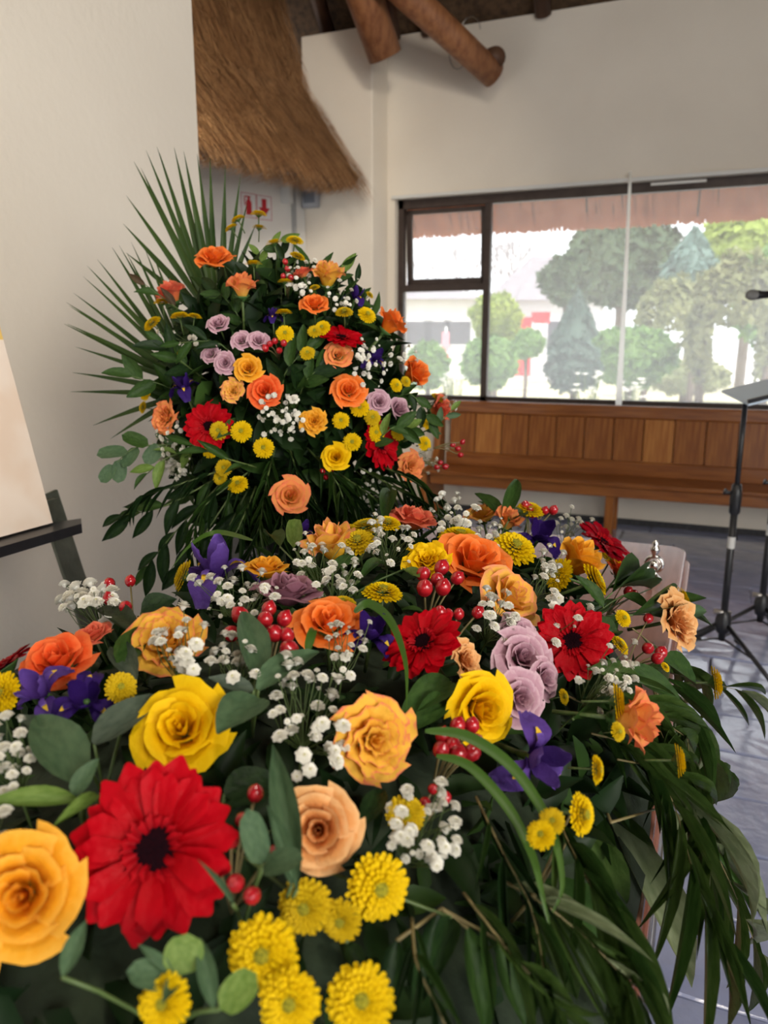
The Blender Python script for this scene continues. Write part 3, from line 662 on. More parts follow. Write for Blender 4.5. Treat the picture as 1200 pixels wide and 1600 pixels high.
# tray: a thin shelf with a pointed far end and a raised lip
tray = MB().prism([(-.02, -1.1), (.075, -1.1), (.075, -.02), (.035, .02), (-.02, -.10)], zt-.018, zt+.004)
eb('tray', tray, black_metal)
def flat_leg(name, ya, yb, zt_, zb, xa, xb, wd, th):
    A, B = V((xa, ya, zt_)), V((xb, yb, zb)); d_ = (B-A).normalized(); sd = V((0, 1, 0)); n_ = d_.cross(sd).normalized(); sd = n_.cross(d_)
    mb = MB(); vs = [p+sd*s1*wd/2+n_*s2*th/2 for p in (A, B) for s1 in (-1, 1) for s2 in (-1, 1)]
    mb.add(vs, [(0, 1, 3, 2), (4, 6, 7, 5), (0, 4, 5, 1), (2, 3, 7, 6), (0, 2, 6, 4), (1, 5, 7, 3)])
    o = eb(name, mb); bevel(o, .004); return o
l0, l1 = xplane(96, 800, TX-.03), xplane(140, 985, TX+.06)
flat_leg('leg', l0.y-.02-yend, l0.y+.17-yend, zt+.06, .02, -.05, .10, .062, .012)
flat_leg('leg', -.95, -1.13, zt+.06, .02, -.05, .10, .062, .012)
flat_leg('rear_leg', -.5, -.5, zt+.5, .02, -.16, -.34, .05, .012)
lb = xplane(60, 1000, TX+.05)
eb('cross_bar', MB().box((.035, -1.05, lb.z-.085), (.06, .10, lb.z-.05)), black_metal)
ob('clip', MB().box((-.012, -.03, 0), (.012, .05, .05)).mesh('clip', False), easel_metal, es, loc=(-.03, -.04, zt+.0))
# board standing on the tray
bm = bpy.data.materials.new('printed_board'); bm.use_nodes = True; N = bm.node_tree; b_ = N.nodes['Principled BSDF']; b_.inputs['Roughness'].default_value = .45
tc = N.nodes.new('ShaderNodeTexCoord'); sx = N.nodes.new('ShaderNodeSeparateXYZ'); N.links.new(tc.outputs['Object'], sx.inputs[0])
wv = N.nodes.new('ShaderNodeTexWave'); wv.wave_type = 'BANDS'; wv.inputs['Scale'].default_value = 9; wv.inputs['Distortion'].default_value = 7; wv.inputs['Detail'].default_value = 3; wv.inputs['Detail Scale'].default_value = .6
N.links.new(tc.outputs['Object'], wv.inputs[0])
r1 = N.nodes.new('ShaderNodeValToRGB'); r1.color_ramp.elements[0].color = (.84, .66, .52, 1); r1.color_ramp.elements[1].color = (.90, .76, .64, 1); N.links.new(wv.outputs[0], r1.inputs[0])
st = N.nodes.new('ShaderNodeMath'); st.operation = 'GREATER_THAN'; st.inputs[1].default_value = .415; N.links.new(sx.outputs[2], st.inputs[0])
mx = N.nodes.new('ShaderNodeMix'); mx.data_type = 'RGBA'; N.links.new(st.outputs[0], mx.inputs[0]); N.links.new(r1.outputs[0], mx.inputs[6]); mx.inputs[7].default_value = (.82, .55, .16, 1)
N.links.new(mx.outputs[2], b_.inputs[0])
bc = xplane(70, 814, TX); be = bc.y
bo = empty('display_board', 'pale pinkish printed board with yellow top standing on the easel tray', 'board', Matrix.Translation((TX+.012, be, zt+.006)) @ Matrix.Rotation(math.radians(-13), 4, 'Y'))
o = ob('board', MB().box((-.012, -.75, 0), (.012, 0, 1.0)).mesh('board', False), bm, bo)
# ================================================================== microphone stands
def tripod(base, top, label, spread=.33, rot=0, group='stands by the window'):
    e = empty('microphone_stand' if 'microphone' in label else 'music_stand', label, 'stand', V((base.x, base.y, 0)), group)
    hz = .235
    ob('pole', MB().tube([(0, 0, hz-.09), (0, 0, .82)], .0165, 12).mesh('pole'), black_metal, e)
    ob('inner_pole', MB().tube([(0, 0, .80), (0, 0, top)], .0115, 10).mesh('inner_pole'), black_metal, e)
    c = ob('clutch', MB().lathe([(.0165, .76), (.024, .77), (.026, .85), (.02, .90), (.012, .905)], 14).mesh('clutch'), black_metal, e)
    ob('clutch_knob', MB().tube([(0, 0, .86), (-.035, -.01, .862), (-.05, -.014, .868)], [.008, .009, .016], 8).mesh('clutch_knob'), black_metal, c)
    ob('label_band', MB().lathe([(.0172, .60), (.0172, .655)], 12).mesh('label_band'), white_metal, e)
    h = ob('hub', MB().lathe([(.0, hz-.05), (.028, hz-.05), (.036, hz-.02), (.036, hz+.015), (.026, hz+.05), (.018, hz+.06)], 16).mesh('hub'), black_metal, e)
    ob('hub_knob', MB().tube([(.03, 0, hz+.05), (-.045, -.02, hz+.055)], [.008, .014], 8).mesh('hub_knob'), steel, h)
    for k in range(3):
        a_ = rot+k*2*math.pi/3; d_ = V((math.cos(a_), math.sin(a_), 0))
        l = ob('leg', MB().tube([d_*.03+V((0, 0, hz-.01)), d_*spread+V((0, 0, .02))], .0105, 8).mesh('leg'), black_metal, e)
        ob('strut', MB().tube([V((0, 0, hz-.08)), d_*spread*.52+V((0, 0, hz*.52))], .005, 6).mesh('strut'), black_metal, l)
        ob('rubber_foot', MB().tube([d_*(spread-.05)+V((0, 0, .047)), d_*(spread+.012)+V((0, 0, .014))], .0145, 8).mesh('rubber_foot'), pad, l)
    return e
hb = on_z(1130, 972, .235)
ms = tripod(hb, 1.30, 'black tripod music stand with tilted pale tray in front of the pew', .36, math.radians(75))
M = Matrix.Translation((.12, -.03, 1.345)) @ Matrix.Rotation(math.radians(23), 4, 'Z') @ Matrix.Rotation(math.radians(-14), 4, 'Y') @ Matrix.Rotation(math.radians(9), 4, 'X')
o = ob('tray', MB().box((-.19, -.13, -.006), (.19, .13, .006)).mesh('tray', False), mat('sky_tint_tray', (.70, .84, .97), .35), ms, M=M); bevel(o, .004)  # sky reflection put into the tray's pale blue base colour
ob('tray_lip', MB().box((-.19, -.135, .006), (.19, -.125, .022)).mesh('tray_lip', False), black_metal, ms, M=M)
ob('tilt_bracket', MB().tube([(0, 0, 1.27), (.02, 0, 1.30), (.06, -.01, 1.325)], .018, 10).mesh('tilt_bracket'), black_metal, ms)
hb2 = on_z(1190, 945, .235)
m2 = tripod(hb2, 1.50, 'black microphone stand with boom at the right edge of the photo', .33, math.radians(195))
mh = on_y(1196, 458, hb2.y)-V((hb2.x, hb2.y, 0))
ob('boom', MB().tube([mh+V((.02, 0, 0)), V((.0, 0, 1.50)).lerp(mh, .2)+V((.22, 0, .18)), V((.40, .05, 1.52)), V((0, 0, 1.49))], .011, 10).mesh('boom'), black_metal, m2)
mp = on_y(1165, 461, hb2.y); dm = (Rv+V((0, 0, .02))).normalized()
mi = empty('microphone', 'black handheld microphone with grey mesh head pointing at the window', 'microphone', frame(mp, dm, V((0, 0, 1))))
ob('grille', MB().lathe([(0, 0), (.014, .003), (.022, .014), (.0255, .028), (.025, .042), (.020, .054)], 18).mesh('grille'), mat('mic_mesh', (.24, .24, .24), .5, (.36, .36, .35), 300, .5, metal=.6), mi)
ob('body', MB().lathe([(.0205, .052), (.0215, .064), (.018, .072), (.0165, .12), (.012, .22), (0, .222)], 16).mesh('body'), black_metal, mi)

# ================================================================== THE GARDEN BEYOND THE WINDOW
def fwd(px, py, dist): r = ray(px, py); return CAM + r*(dist/math.hypot(r.x, r.y))
gm = mat('pale_paving', (.62, .58, .54), .9, (.72, .69, .64), .6)
struct('ground', MB().box((-60, 7.05, -.30), (60, 90, -.25)), gm)
lawn = ob('lawn', MB().box((-40, 20, -.25), (5, 34, -.215)).mesh('lawn'), mat('dry_lawn', (.60, .55, .32), .95, (.70, .64, .42), .8)); lawn['kind'] = 'structure'
def foliage(rx, ry, rz, n, seed, leaf, lump=.12, arch=False):
    bm_ = MB(); r_ = random.Random(seed)
    for k in range(n):
        a_ = r_.uniform(0, 2*math.pi); cz = r_.uniform(-1, 1); s_ = math.sqrt(1-cz*cz); d_ = V((s_*math.cos(a_), s_*math.sin(a_), cz))
        q = 1-lump*.5+lump*noise.noise(d_*2.2+V((seed, 0, 0)))*2 - r_.random()**2*.25
        p = V((d_.x*rx*q, d_.y*ry*q, d_.z*rz*q))
        if arch and p.z < 0 and abs(p.x) < rx*.42: continue
        x = V((r_.uniform(-1, 1), r_.uniform(-1, 1), r_.uniform(-1, 1))).normalized(); y_ = x.cross(d_+x.orthogonal()*.3)
        y_ = y_.normalized() if y_.length > .01 else x.orthogonal()
        L = leaf*r_.uniform(.6, 1.3); bm_.add([p-x*L, p+y_*L*.5, p+x*L, p-y_*L*.5], [(0, 1, 2, 3)])
    return bm_
def bush(name, cat, label, px, py0, py1, wpx, dist, m, seed, leaf=.10, n=2200, trunk=False, cone=False, arch=False, group='garden shrubs and trees'):
    top, bot = fwd(px, py0, dist), fwd(px, py1, dist); rz = (top.z-bot.z)/2; rx = wpx*dist/FPX/2*1.02; c = (top+bot)/2
    e = empty(name, label, cat, V((c.x, c.y, -.25)), group); h = c.z+.25
    fb = foliage(rx, rx*.8, rz, n, seed, leaf, arch=arch)
    core = MB()
    if not arch: core.lathe([(0, -rz*.8), (rx*.55, -rz*.6), (rx*.78, 0), (rx*.55, rz*.6), (0, rz*.8)], 14)
    if cone: fb.v = [(x*(1-.55*max(0, z/rz+.2)), y_*(1-.55*max(0, z/rz+.2)), z) for x, y_, z in fb.v]; core.v = [(x*(1-.55*max(0, z/rz+.2)), y_*(1-.55*max(0, z/rz+.2)), z) for x, y_, z in core.v]
    fb.add(core.v, core.f)
    o = ob('crown', fb.mesh('crown', False), m, e, loc=(0, 0, h)); o['kind'] = 'stuff'
    zt_ = h-(rz*.6 if not arch else -rz*.2)
    for xo in ((-rx*.6, rx*.6) if arch else (0,)):
        ob('trunk', MB().tube([(xo, 0, -.05), (xo+.02, .02, zt_*.5), (xo, 0, max(zt_, .2))], max(.05, rx*.09), 8).mesh('trunk'), mat('bark', (.10, .07, .05), .9, (.16, .12, .09), 6), e)
    return e
FG = lambda n, a, b: mat(n, a, .8, b, 2.5, trans=.25)
g_yel, g_mid, g_teal, g_olive, g_dark, g_blue, g_lime = (FG('yellow_green_foliage', (.26, .36, .05), (.40, .48, .09)), FG('bright_hedge', (.13, .26, .06), (.22, .38, .10)), FG('teal_foliage', (.07, .13, .10), (.12, .19, .15)),
    FG('olive_foliage', (.20, .23, .09), (.32, .34, .15)), FG('dark_tree', (.06, .105, .055), (.11, .17, .085)), FG('blue_conifer', (.15, .25, .22), (.24, .36, .31)), FG('lime_tree', (.30, .40, .06), (.42, .52, .12)))
bush('topiary_ball', 'shrub', 'yellow-green clipped ball shrub seen just right of the window mullion', 775, 457, 535, 78, 16, g_yel, 1, .08)
bush('round_shrub', 'shrub', 'grey-green rounded shrub below the yellow-green ball shrub', 765, 525, 605, 88, 15, g_mid, 2, .09)
bush('round_shrub', 'shrub', 'small green round shrub right of the yellow-green ball shrub', 822, 515, 560, 52, 20, g_mid, 3, .10)
bush('hedge_shrub', 'shrub', 'low green shrub at the lower left corner of the window', 668, 535, 610, 62, 14, g_mid, 4, .09)
bush('conical_conifer', 'shrub', 'dark teal conical conifer in the middle of the garden', 900, 455, 605, 82, 17, g_teal, 5, .09, 3200, cone=True)
bush('dark_shrub', 'shrub', 'dark spreading shrub at the foot of the teal conifer', 897, 530, 612, 80, 12, g_teal, 6, .08)
bush('round_hedge', 'shrub', 'large bright green round hedge behind the white cord', 985, 508, 605, 128, 13.3, g_mid, 7, .08, 3200)
bush('arched_topiary', 'shrub', 'smaller olive topiary arch behind the round hedge', 1048, 430, 600, 104, 16.5, g_olive, 8, .09, 3000, arch=True)
bush('arched_topiary', 'shrub', 'tall olive topiary arch behind the microphone', 1150, 393, 615, 135, 12.5, g_olive, 9, .08, 3800, arch=True)
bush('broad_tree', 'tree', 'big dark green tree rising behind the house', 975, 335, 480, 175, 33, g_dark, 10, .26, 3400)
bush('broad_tree', 'tree', 'mid green tree low between house roof and dark tree', 885, 400, 475, 70, 26, g_dark, 11, .22, 1600)
bush('blue_conifer', 'tree', 'pale blue-green conifer between dark tree and topiary arch', 1082, 355, 470, 75, 24, g_blue, 12, .18, 1800, cone=True)
bush('lime_tree', 'tree', 'bright lime green tree at the upper right of the window', 1175, 325, 460, 150, 27, g_lime, 13, .22, 2600)
bush('shade_tree', 'tree', 'mid green tree far behind the tall topiary arch', 1260, 360, 560, 180, 22, g_mid, 14, .20, 2000)
bush('low_hedge', 'shrub', 'pale green low hedge under the topiary arches', 1075, 560, 618, 120, 20, g_olive, 15, .1, 1500)
# bare tree
def bare(px, py0, py1, dist, label, sd):
    r_ = random.Random(sd); top, bot = fwd(px, py0, dist), fwd(px, py1, dist); h = top.z+.25; e = empty('bare_tree', label, 'tree', V((bot.x, bot.y, -.25)), 'garden shrubs and trees'); mb = MB()
    def br(p, d_, L, r, n):
        q = p+d_*L; mb.tube([p, q], [r, r*.7], 5, False)
        if n:
            for _ in range(3): br(q, (d_+V((r_.uniform(-.7, .7), r_.uniform(-.7, .7), r_.uniform(-.1, .5)))).normalized(), L*.72, r*.62, n-1)
    br(V((0, 0, 0)), V((0, 0, 1)), h*.33, h*.02, 5)
    ob('branches', mb.mesh('branches'), mat('grey_bark', (.34, .31, .31), .9, (.42, .39, .39), 4), e)
bare(705, 385, 520, 52, 'leafless grey tree behind the white house', 4); bare(800, 372, 500, 56, 'leafless grey tree behind the hip-roofed house', 9)
# houses
wallm = mat('house_wall', (.66, .64, .64), .9, (.72, .70, .70), 2); roofm = mat('grey_tile_roof', (.25, .23, .25), .9, (.32, .29, .31), 3, .3); darkm = mat('house_opening', (.10, .10, .12), .4); redm = mat('red_paint', (.70, .03, .04), .6); brickm = mat('brown_brick', (.30, .17, .14), .9, (.38, .23, .19), 8)
def house(label, px0, px1, pyeave, pyapex, dist, m, wins, apex=None, door=None):
    A, B = fwd(px0, pyeave, dist), fwd(px1, pyeave, dist); u = (B-A); u.z = 0; L = u.length; u.normalize(); n_ = V((-u.y, u.x, 0)); h = A.z+.25; ah = fwd((px0+px1)/2, pyapex, dist+3).z+.25
    e = empty('house', label, 'house', Matrix.Translation((A.x, A.y, -.25)) @ Matrix((u, n_, V((0, 0, 1)))).transposed().to_4x4(), 'houses across the garden')
    ob('wall', MB().box((0, 0, 0), (L, 6, h)).mesh('wall', False), m, e)
    cx = L*(apex or .5); mb = MB(); o_ = .5
    mb.add([V((-o_, -o_, h)), V((L+o_, -o_, h)), V((L+o_, 6.5, h)), V((-o_, 6.5, h)), V((cx-L*.13, 3, ah)), V((cx+L*.13, 3, ah))], [(0, 1, 5, 4), (1, 2, 5), (2, 3, 4, 5), (3, 0, 4), (3, 2, 1, 0)])
    ob('roof', mb.mesh('roof', False), roofm, e)
    for (t, z0, z1, wd) in wins:
        f_ = ob('window', MB().box((t*L-wd/2, -.06, z0*h), (t*L+wd/2, .02, z1*h)).mesh('window', False), mat('house_frame', (.74, .74, .76), .6), e)
        ob('pane', MB().box((t*L-wd/2+.08, -.075, z0*h+.08), (t*L+wd/2-.08, -.055, z1*h-.08)).mesh('pane', False), darkm, f_)
    if door: ob('doorway', MB().box((door*L-.6, -.08, 0), (door*L+.6, .02, h*.78)).mesh('doorway', False), redm if door < .5 else brickm, e)
    return e
house('long white house with low grey roof at the left of the window', 560, 742, 468, 440, 36, wallm, [(.52, .42, .75, 1.3), (.68, .42, .75, 1.3), (.86, .42, .75, 1.3)])
house('house with steep grey hip roof in the garden centre', 772, 945, 470, 400, 40, wallm, [(.14, .3, .7, 1.4), (.62, .3, .75, 1.4), (.82, .3, .75, 1.4)], .45, .25)
c = fwd(845, 497, 37); e = empty('red_sign', 'red hanging signboard on the hip-roofed house', 'sign', V((c.x, c.y, -.25)))
ob('board', MB().box((-.42, -.03, c.z+.02), (.42, .03, c.z+.52)).mesh('board', False), redm, e); ob('post', MB().tube([(-.36, 0, 0), (-.36, 0, c.z+.1)], .04, 6).mesh('post'), white_metal, e)
c = fwd(697, 528, 18); e = empty('road_sign', 'red and white sign post on the lawn', 'sign', V((c.x, c.y, -.25)))
ob('post', MB().tube([(0, 0, 0), (0, 0, c.z+.5)], .03, 8).mesh('post'), white_metal, e)
ob('plate', MB().box((-.085, -.035, c.z-.05), (.085, -.02, c.z+.38)).mesh('plate', False), mat('pink_plate', (.80, .32, .36), .6), e)
ob('lower_plate', MB().box((-.085, -.035, c.z-.42), (.085, -.02, c.z-.10)).mesh('lower_plate', False), redm, e)
# pale flowering plant on the bed outside
for (px, py, d_, h_, lb) in ((918, 606, 11, .42, 'white flowering plant outside below the dark shrub'), (985, 612, 11, .32, 'small white flowering plant outside beside the cord'), (708, 604, 11, .36, 'white flowering plant outside at the lower left of the window')):
    c = fwd(px, py, d_); r_ = random.Random(lb); e = empty('flowering_plant', lb, 'plant', V((c.x, c.y, -.25)), 'white flowering plants outside'); mb = MB(); m3 = MB(); zz = c.z+.25
    for k in range(26):
        q = V((r_.uniform(-.18, .18), r_.uniform(-.18, .18), zz+r_.uniform(-.3, .5)*h_)); mb.tube([V((0, 0, 0)), q*.5+V((0, 0, .1)), q], .006, 4, False)
        for j in range(5): a_ = j*1.26; m3.add([q, q+V((.05*math.cos(a_), .05*math.sin(a_), .03)), q+V((.05*math.cos(a_+.7), .05*math.sin(a_+.7), .03))], [(0, 1, 2)])
    ob('stems', mb.mesh('stems'), leaf_light, e); o = ob('blossoms', m3.mesh('blossoms', False), gyp_white, e); o['kind'] = 'stuff'

# ================================================================== FLOWERS: a heap on the coffin and a mounted one on a pedestal
HEAPS = {'f': (V((-.42, .78, .86)), V((.50, 1.10, .42))), 'b': (at(445, 640, 1.74), V((.285, .25, .33)))}
def heap(px, py, w_):
    C_, S_ = HEAPS[w_]; r = ray(px, py); d_ = V((r.x/S_.x, r.y/S_.y, r.z/S_.z)); o_ = CAM-C_; o_ = V((o_.x/S_.x, o_.y/S_.y, o_.z/S_.z))
    A = d_.dot(d_); B = d_.dot(o_); D = B*B-A*(o_.dot(o_)-1); z = (-B-math.sqrt(D))/A if D > 0 else -B/A
    p = CAM+r*z; q = p-C_; n_ = V((q.x/S_.x**2, q.y/S_.y**2, q.z/S_.z**2)).normalized()
    return p, n_, z
ANCH = []
DIRS = ['right of', 'above right of', 'above', 'above left of', 'left of', 'below left of', 'below', 'below right of']
def autolabel(desc, px, py, w_):
    """a label from the nearest distinctly described flower"""
    c = sorted(((px-x)**2+(py-y)**2, x, y, ref) for x, y, ref, ww in ANCH if ww == w_)
    for k in range(40):
        d2, x, y, ref = c[k % len(c)]; a_ = math.atan2(y-py, px-x)
        lb = f"{desc} {DIRS[int(round(a_/(math.pi/4))) % 8]} the {ref}"
        if lb not in USED_LABEL and len(lb.replace('-', ' ').split()) <= 16: USED_LABEL.add(lb); return lb
    return desc
GR = {'f': ' in the coffin spray', 'b': ' in the pedestal arrangement'}
KD = {'open': 2.36, 'cup': 2.2, 'bud': 1.6, 'ruffled': 2.3, 'flat': 2.2}
def put(w_, px, py, wp, f, div, hc, lift=.012):
    p, n_, z = heap(px, py, w_); d_ = camdir(f) if f else (n_*.55+(CAM-p).normalized()*.55).normalized()
    sc = wp*z/FPX/div; return frame(p+(n_ if lift < .1 else (CAM-p).normalized())*lift-d_*sc*hc, d_, Uv*.3+V((.2, 0, 1)), sc)
# (which heap, x, y, width, colour, kind, facing, label, short reference)
ROSES = [
 ('f', 282, 1160, 150, 'yellow', 'open', (0, .55, .8), 'pure yellow open rose just above the largest red gerbera', 'open yellow front rose'),
 ('f', 490, 1318, 128, 'apricot', 'cup', (.05, .35, 1), 'apricot buff rose between the largest red gerbera and yellow chrysanthemums', 'apricot buff rose'),
 ('f', 40, 1425, 185, 'golden', 'open', (.15, .35, 1), 'big golden rose cut by the lower left edge of the photo', 'big golden corner rose'),
 ('f', 262, 1020, 128, 'yellow_pink', 'ruffled', (0, .75, .6), 'ruffled yellow rose flushed pink below the white florets near the easel', 'ruffled rose near the easel'),
 ('f', 578, 1178, 132, 'yellow_pink', 'ruffled', (.35, .2, .9), 'ruffled yellow and pink rose touching the largest baby\'s breath cluster', 'ruffled yellow-pink middle rose'),
 ('f', 512, 990, 112, 'orange', 'open', (.05, .8, .55), 'bright orange rose just left of the iris with curved grass blade', 'orange rose beside the grass blade'),
 ('f', 96, 1055, 108, 'red_orange', 'cup', (-.1, .75, .6), 'vivid red-orange rose behind two irises at the left edge', 'red-orange rose at the left edge'),
 ('f', 742, 1125, 112, 'yellow', 'cup', (.45, .15, .85), 'clear yellow rose below the mauve roses, above the red berry ring', 'clear yellow rose by the mauve roses'),
 ('f', 790, 948, 108, 'cream_pink', 'cup', (.55, .5, .6), 'cream-yellow rose with pink outer petals above the mauve roses', 'cream-pink rose above the mauves'),
 ('f', 736, 892, 118, 'orange', 'cup', (.25, .7, .6), 'largest deep orange rose beside a small yellow rose near the top', 'largest deep orange rose'),
 ('f', 664, 890, 72, 'yellow', 'ruffled', (-.1, .7, .7), 'small crinkled yellow rose left of the largest deep orange rose', 'small crinkled yellow rose'),
 ('f', 645, 824, 78, 'coral', 'cup', (.15, .9, .2), 'coral rose on the skyline of the coffin spray below the pedestal arrangement', 'coral skyline rose'),
 ('f', 752, 814, 60, 'cream_pink', 'cup', (-.2, .9, .3), 'pale cream-pink rose under dark leaves at the top of the spray', 'pale cream-pink skyline rose'),
 ('f', 790, 828, 42, 'peach', 'bud', (.3, .8, .4), 'small peach rose bud at the top behind a yellow chrysanthemum', 'small peach skyline bud'),
 ('f', 520, 872, 76, 'cream_pink', 'bud', (-.35, .85, .3), 'cream and pink rose in profile below the pedestal arrangement', 'cream rose in profile'),
 ('f', 418, 906, 68, 'golden', 'cup', (0, .95, .2), 'golden yellow rose right behind the violet iris', 'golden rose behind the violet iris'),
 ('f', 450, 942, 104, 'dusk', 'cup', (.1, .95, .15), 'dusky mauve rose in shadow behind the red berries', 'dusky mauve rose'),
 ('f', 808, 1004, 74, 'mauve', 'open', (.5, .6, .6), 'topmost of the clustered mauve roses, below the cream-pink rose', 'topmost mauve rose'),
 ('f', 808, 1042, 92, 'mauve', 'open', (.25, .4, .85), 'central and largest of the clustered mauve roses', 'largest clustered mauve rose'),
 ('f', 842, 1074, 66, 'mauve', 'open', (.7, .2, .7), 'rightmost of the clustered mauve roses, against the second red gerbera', 'rightmost clustered mauve rose'),
 ('f', 802, 1108, 88, 'mauve', 'open', (.35, .1, .9), 'lowest of the clustered mauve roses, beside the clear yellow rose', 'lowest clustered mauve rose'),
 ('f', 893, 892, 70, 'golden', 'bud', (.5, .7, .3), 'golden rose in profile next to the dark red gerbera', 'golden profile rose'),
 ('f', 963, 900, 54, 'red_orange', 'cup', (.5, .8, .2), 'small bright orange rose nearest the bare coffin lid', 'small orange rose by the lid'),
 ('f', 1020, 998, 92, 'apricot', 'ruffled', (.65, .3, .7), 'wide open buff rose facing the floor at the right side', 'buff side rose'),
 ('f', 925, 1172, 82, 'peach', 'bud', (.85, .05, .5), 'peach-coral rose beside an edge-on chrysanthemum low on the right', 'peach-coral side rose'),
 ('f', 722, 1050, 68, 'apricot', 'ruffled', (.75, .3, .5), 'crinkled amber rose half hidden behind the middle red gerbera', 'hidden amber rose'),
 ('f', 152, 1012, 58, 'coral', 'cup', (-.2, .8, .4), 'shaded coral rose beneath white florets near the easel leg', 'shaded coral rose'),
 ('b', 350, 426, 60, 'orange', 'cup', (0, .72, .6), 'orange wide-open rose at the upper left of the pedestal arrangement', 'wide-open upper orange rose'),
 ('b', 389, 471, 44, 'peach', 'bud', (.05, .85, .45), 'peach-pink rose bud standing below the upper orange rose', 'upright peach-pink bud'),
 ('b', 290, 480, 46, 'coral', 'bud', (-.3, .8, .3), 'red-coral rose behind a chrysanthemum at the left palm fronds', 'red-coral rose by the palms'),
 ('b', 504, 456, 48, 'cream_pink', 'bud', (.1, .8, .5), 'yellow rose with pink rim at the upper right of the pedestal arrangement', 'upper yellow pink-rimmed rose'),
 ('b', 470, 448, 34, 'coral', 'cup', (-.3, .8, .3), 'small coral rose tucked left of the upper yellow pink-rimmed rose', 'small upper coral rose'),
 ('b', 487, 491, 44, 'orange', 'cup', (.05, .6, .75), 'clear orange rose just below the upper yellow pink-rimmed rose', 'clear orange upper rose'),
 ('b', 520, 562, 44, 'peach', 'open', (.1, .25, .95), 'round peach rose below the upper gerbera facing the camera', 'round peach rose'),
 ('b', 588, 522, 46, 'orange', 'bud', (.6, .7, .2), 'orange and yellow rose in profile at the right shoulder near the window', 'right shoulder orange rose'),
 ('b', 621, 590, 44, 'orange', 'bud', (.65, .3, .5), 'orange rose against the window on the right flank of the arrangement', 'right flank orange rose'),
 ('b', 534, 611, 54, 'orange', 'open', (.15, .25, .9), 'big orange rose right of centre in the pedestal arrangement', 'big orange right-centre rose'),
 ('b', 420, 612, 52, 'red_orange', 'open', (0, .2, 1), 'vivid orange rose at the centre of the pedestal arrangement', 'vivid central orange rose'),
 ('b', 397, 580, 42, 'golden', 'open', (.0, .15, 1), 'golden rose just above the vivid central orange rose', 'golden central rose'),
 ('b', 375, 612, 38, 'cream_pink', 'ruffled', (-.1, .15, 1), 'pale peach rose left of the vivid central orange rose', 'pale peach central rose'),
 ('b', 279, 651, 52, 'peach', 'ruffled', (-.5, .0, .8), 'peach-coral rose at the far left beside the left gerbera', 'far left peach rose'),
 ('b', 487, 655, 40, 'golden', 'ruffled', (0, .1, 1), 'amber rose right of the central baby\'s breath', 'amber rose right of the florets'),
 ('b', 517, 706, 42, 'yellow', 'cup', (.0, .1, 1), 'lemon rose at the lower right of the pedestal arrangement', 'lemon lower rose'),
 ('b', 620, 720, 46, 'peach', 'ruffled', (.4, -.1, .8), 'peach rose at the lower right edge beneath the right gerbera', 'lower right peach rose'),
 ('b', 454, 775, 54, 'peach', 'cup', (.15, .2, .95), 'lone peach rose lowest in the arrangement against dark foliage', 'lone lowest peach rose'),
 ('b', 658, 640, 40, 'coral', 'bud', (.7, .2, .4), 'coral rose at the extreme right of the arrangement above the pew', 'extreme right coral rose'),
 ('b', 356, 518, 34, 'mauve', 'cup', (-.1, .5, .8), 'upper left of the pale mauve roses on the pedestal', 'upper left mauve rose'),
 ('b', 388, 541, 32, 'mauve', 'open', (0, .3, .9), 'inner mauve rose beside dark red berries on the pedestal', 'inner mauve rose'),
 ('b', 412, 541, 34, 'mauve', 'open', (.2, .4, .8), 'mauve rose touching the dark red berries on the pedestal', 'mauve rose by the berries'),
 ('b', 345, 560, 30, 'mauve', 'open', (-.3, .2, .9), 'smallest mauve rose at the left of its cluster', 'smallest left mauve rose'),
 ('b', 365, 573, 34, 'mauve', 'open', (-.1, .0, 1), 'lowest mauve rose left of the golden central rose', 'lowest left mauve rose'),
 ('b', 576, 628, 36, 'mauve', 'open', (.2, .1, .95), 'mauve rose right of the big orange right-centre rose', 'right mauve rose'),
 ('b', 600, 640, 32, 'mauve', 'bud', (.5, .2, .7), 'outermost mauve rose above the right gerbera', 'outermost mauve rose'),
]
GERBS = [
 ('f', 240, 1360, 268, (-.02, .38, 1), 0, 'largest red gerbera, front left of the spray with dark eye', 'largest red gerbera'),
 ('f', 652, 1030, 134, (-.35, .72, .62), 0, 'red gerbera in the middle of the coffin spray, tilted upwards', 'middle red gerbera'),
 ('f', 879, 1022, 126, (-.15, .25, .9), 0, 'red gerbera right of the mauve roses with white florets on it', 'right red gerbera'),
 ('f', 918, 882, 92, (.45, .70, .45), 1, 'dark red gerbera in profile near the bare coffin lid', 'dark red profile gerbera'),
 ('f', 22, 1068, 92, (-.5, .8, .2), 1, 'dark crimson gerbera cut by the left edge behind an orange rose', 'dark crimson edge gerbera'),
 ('b', 341, 663, 82, (-.15, .1, 1), 0, 'red gerbera on the left of the pedestal arrangement behind chrysanthemums', 'left gerbera'),
 ('b', 525, 536, 74, (.2, .75, .55), 0, 'red gerbera at the top right of the pedestal arrangement', 'upper gerbera'),
 ('b', 580, 690, 84, (.75, .15, .6), 0, 'scarlet gerbera on the right of the pedestal arrangement, turned sideways', 'right gerbera'),
]
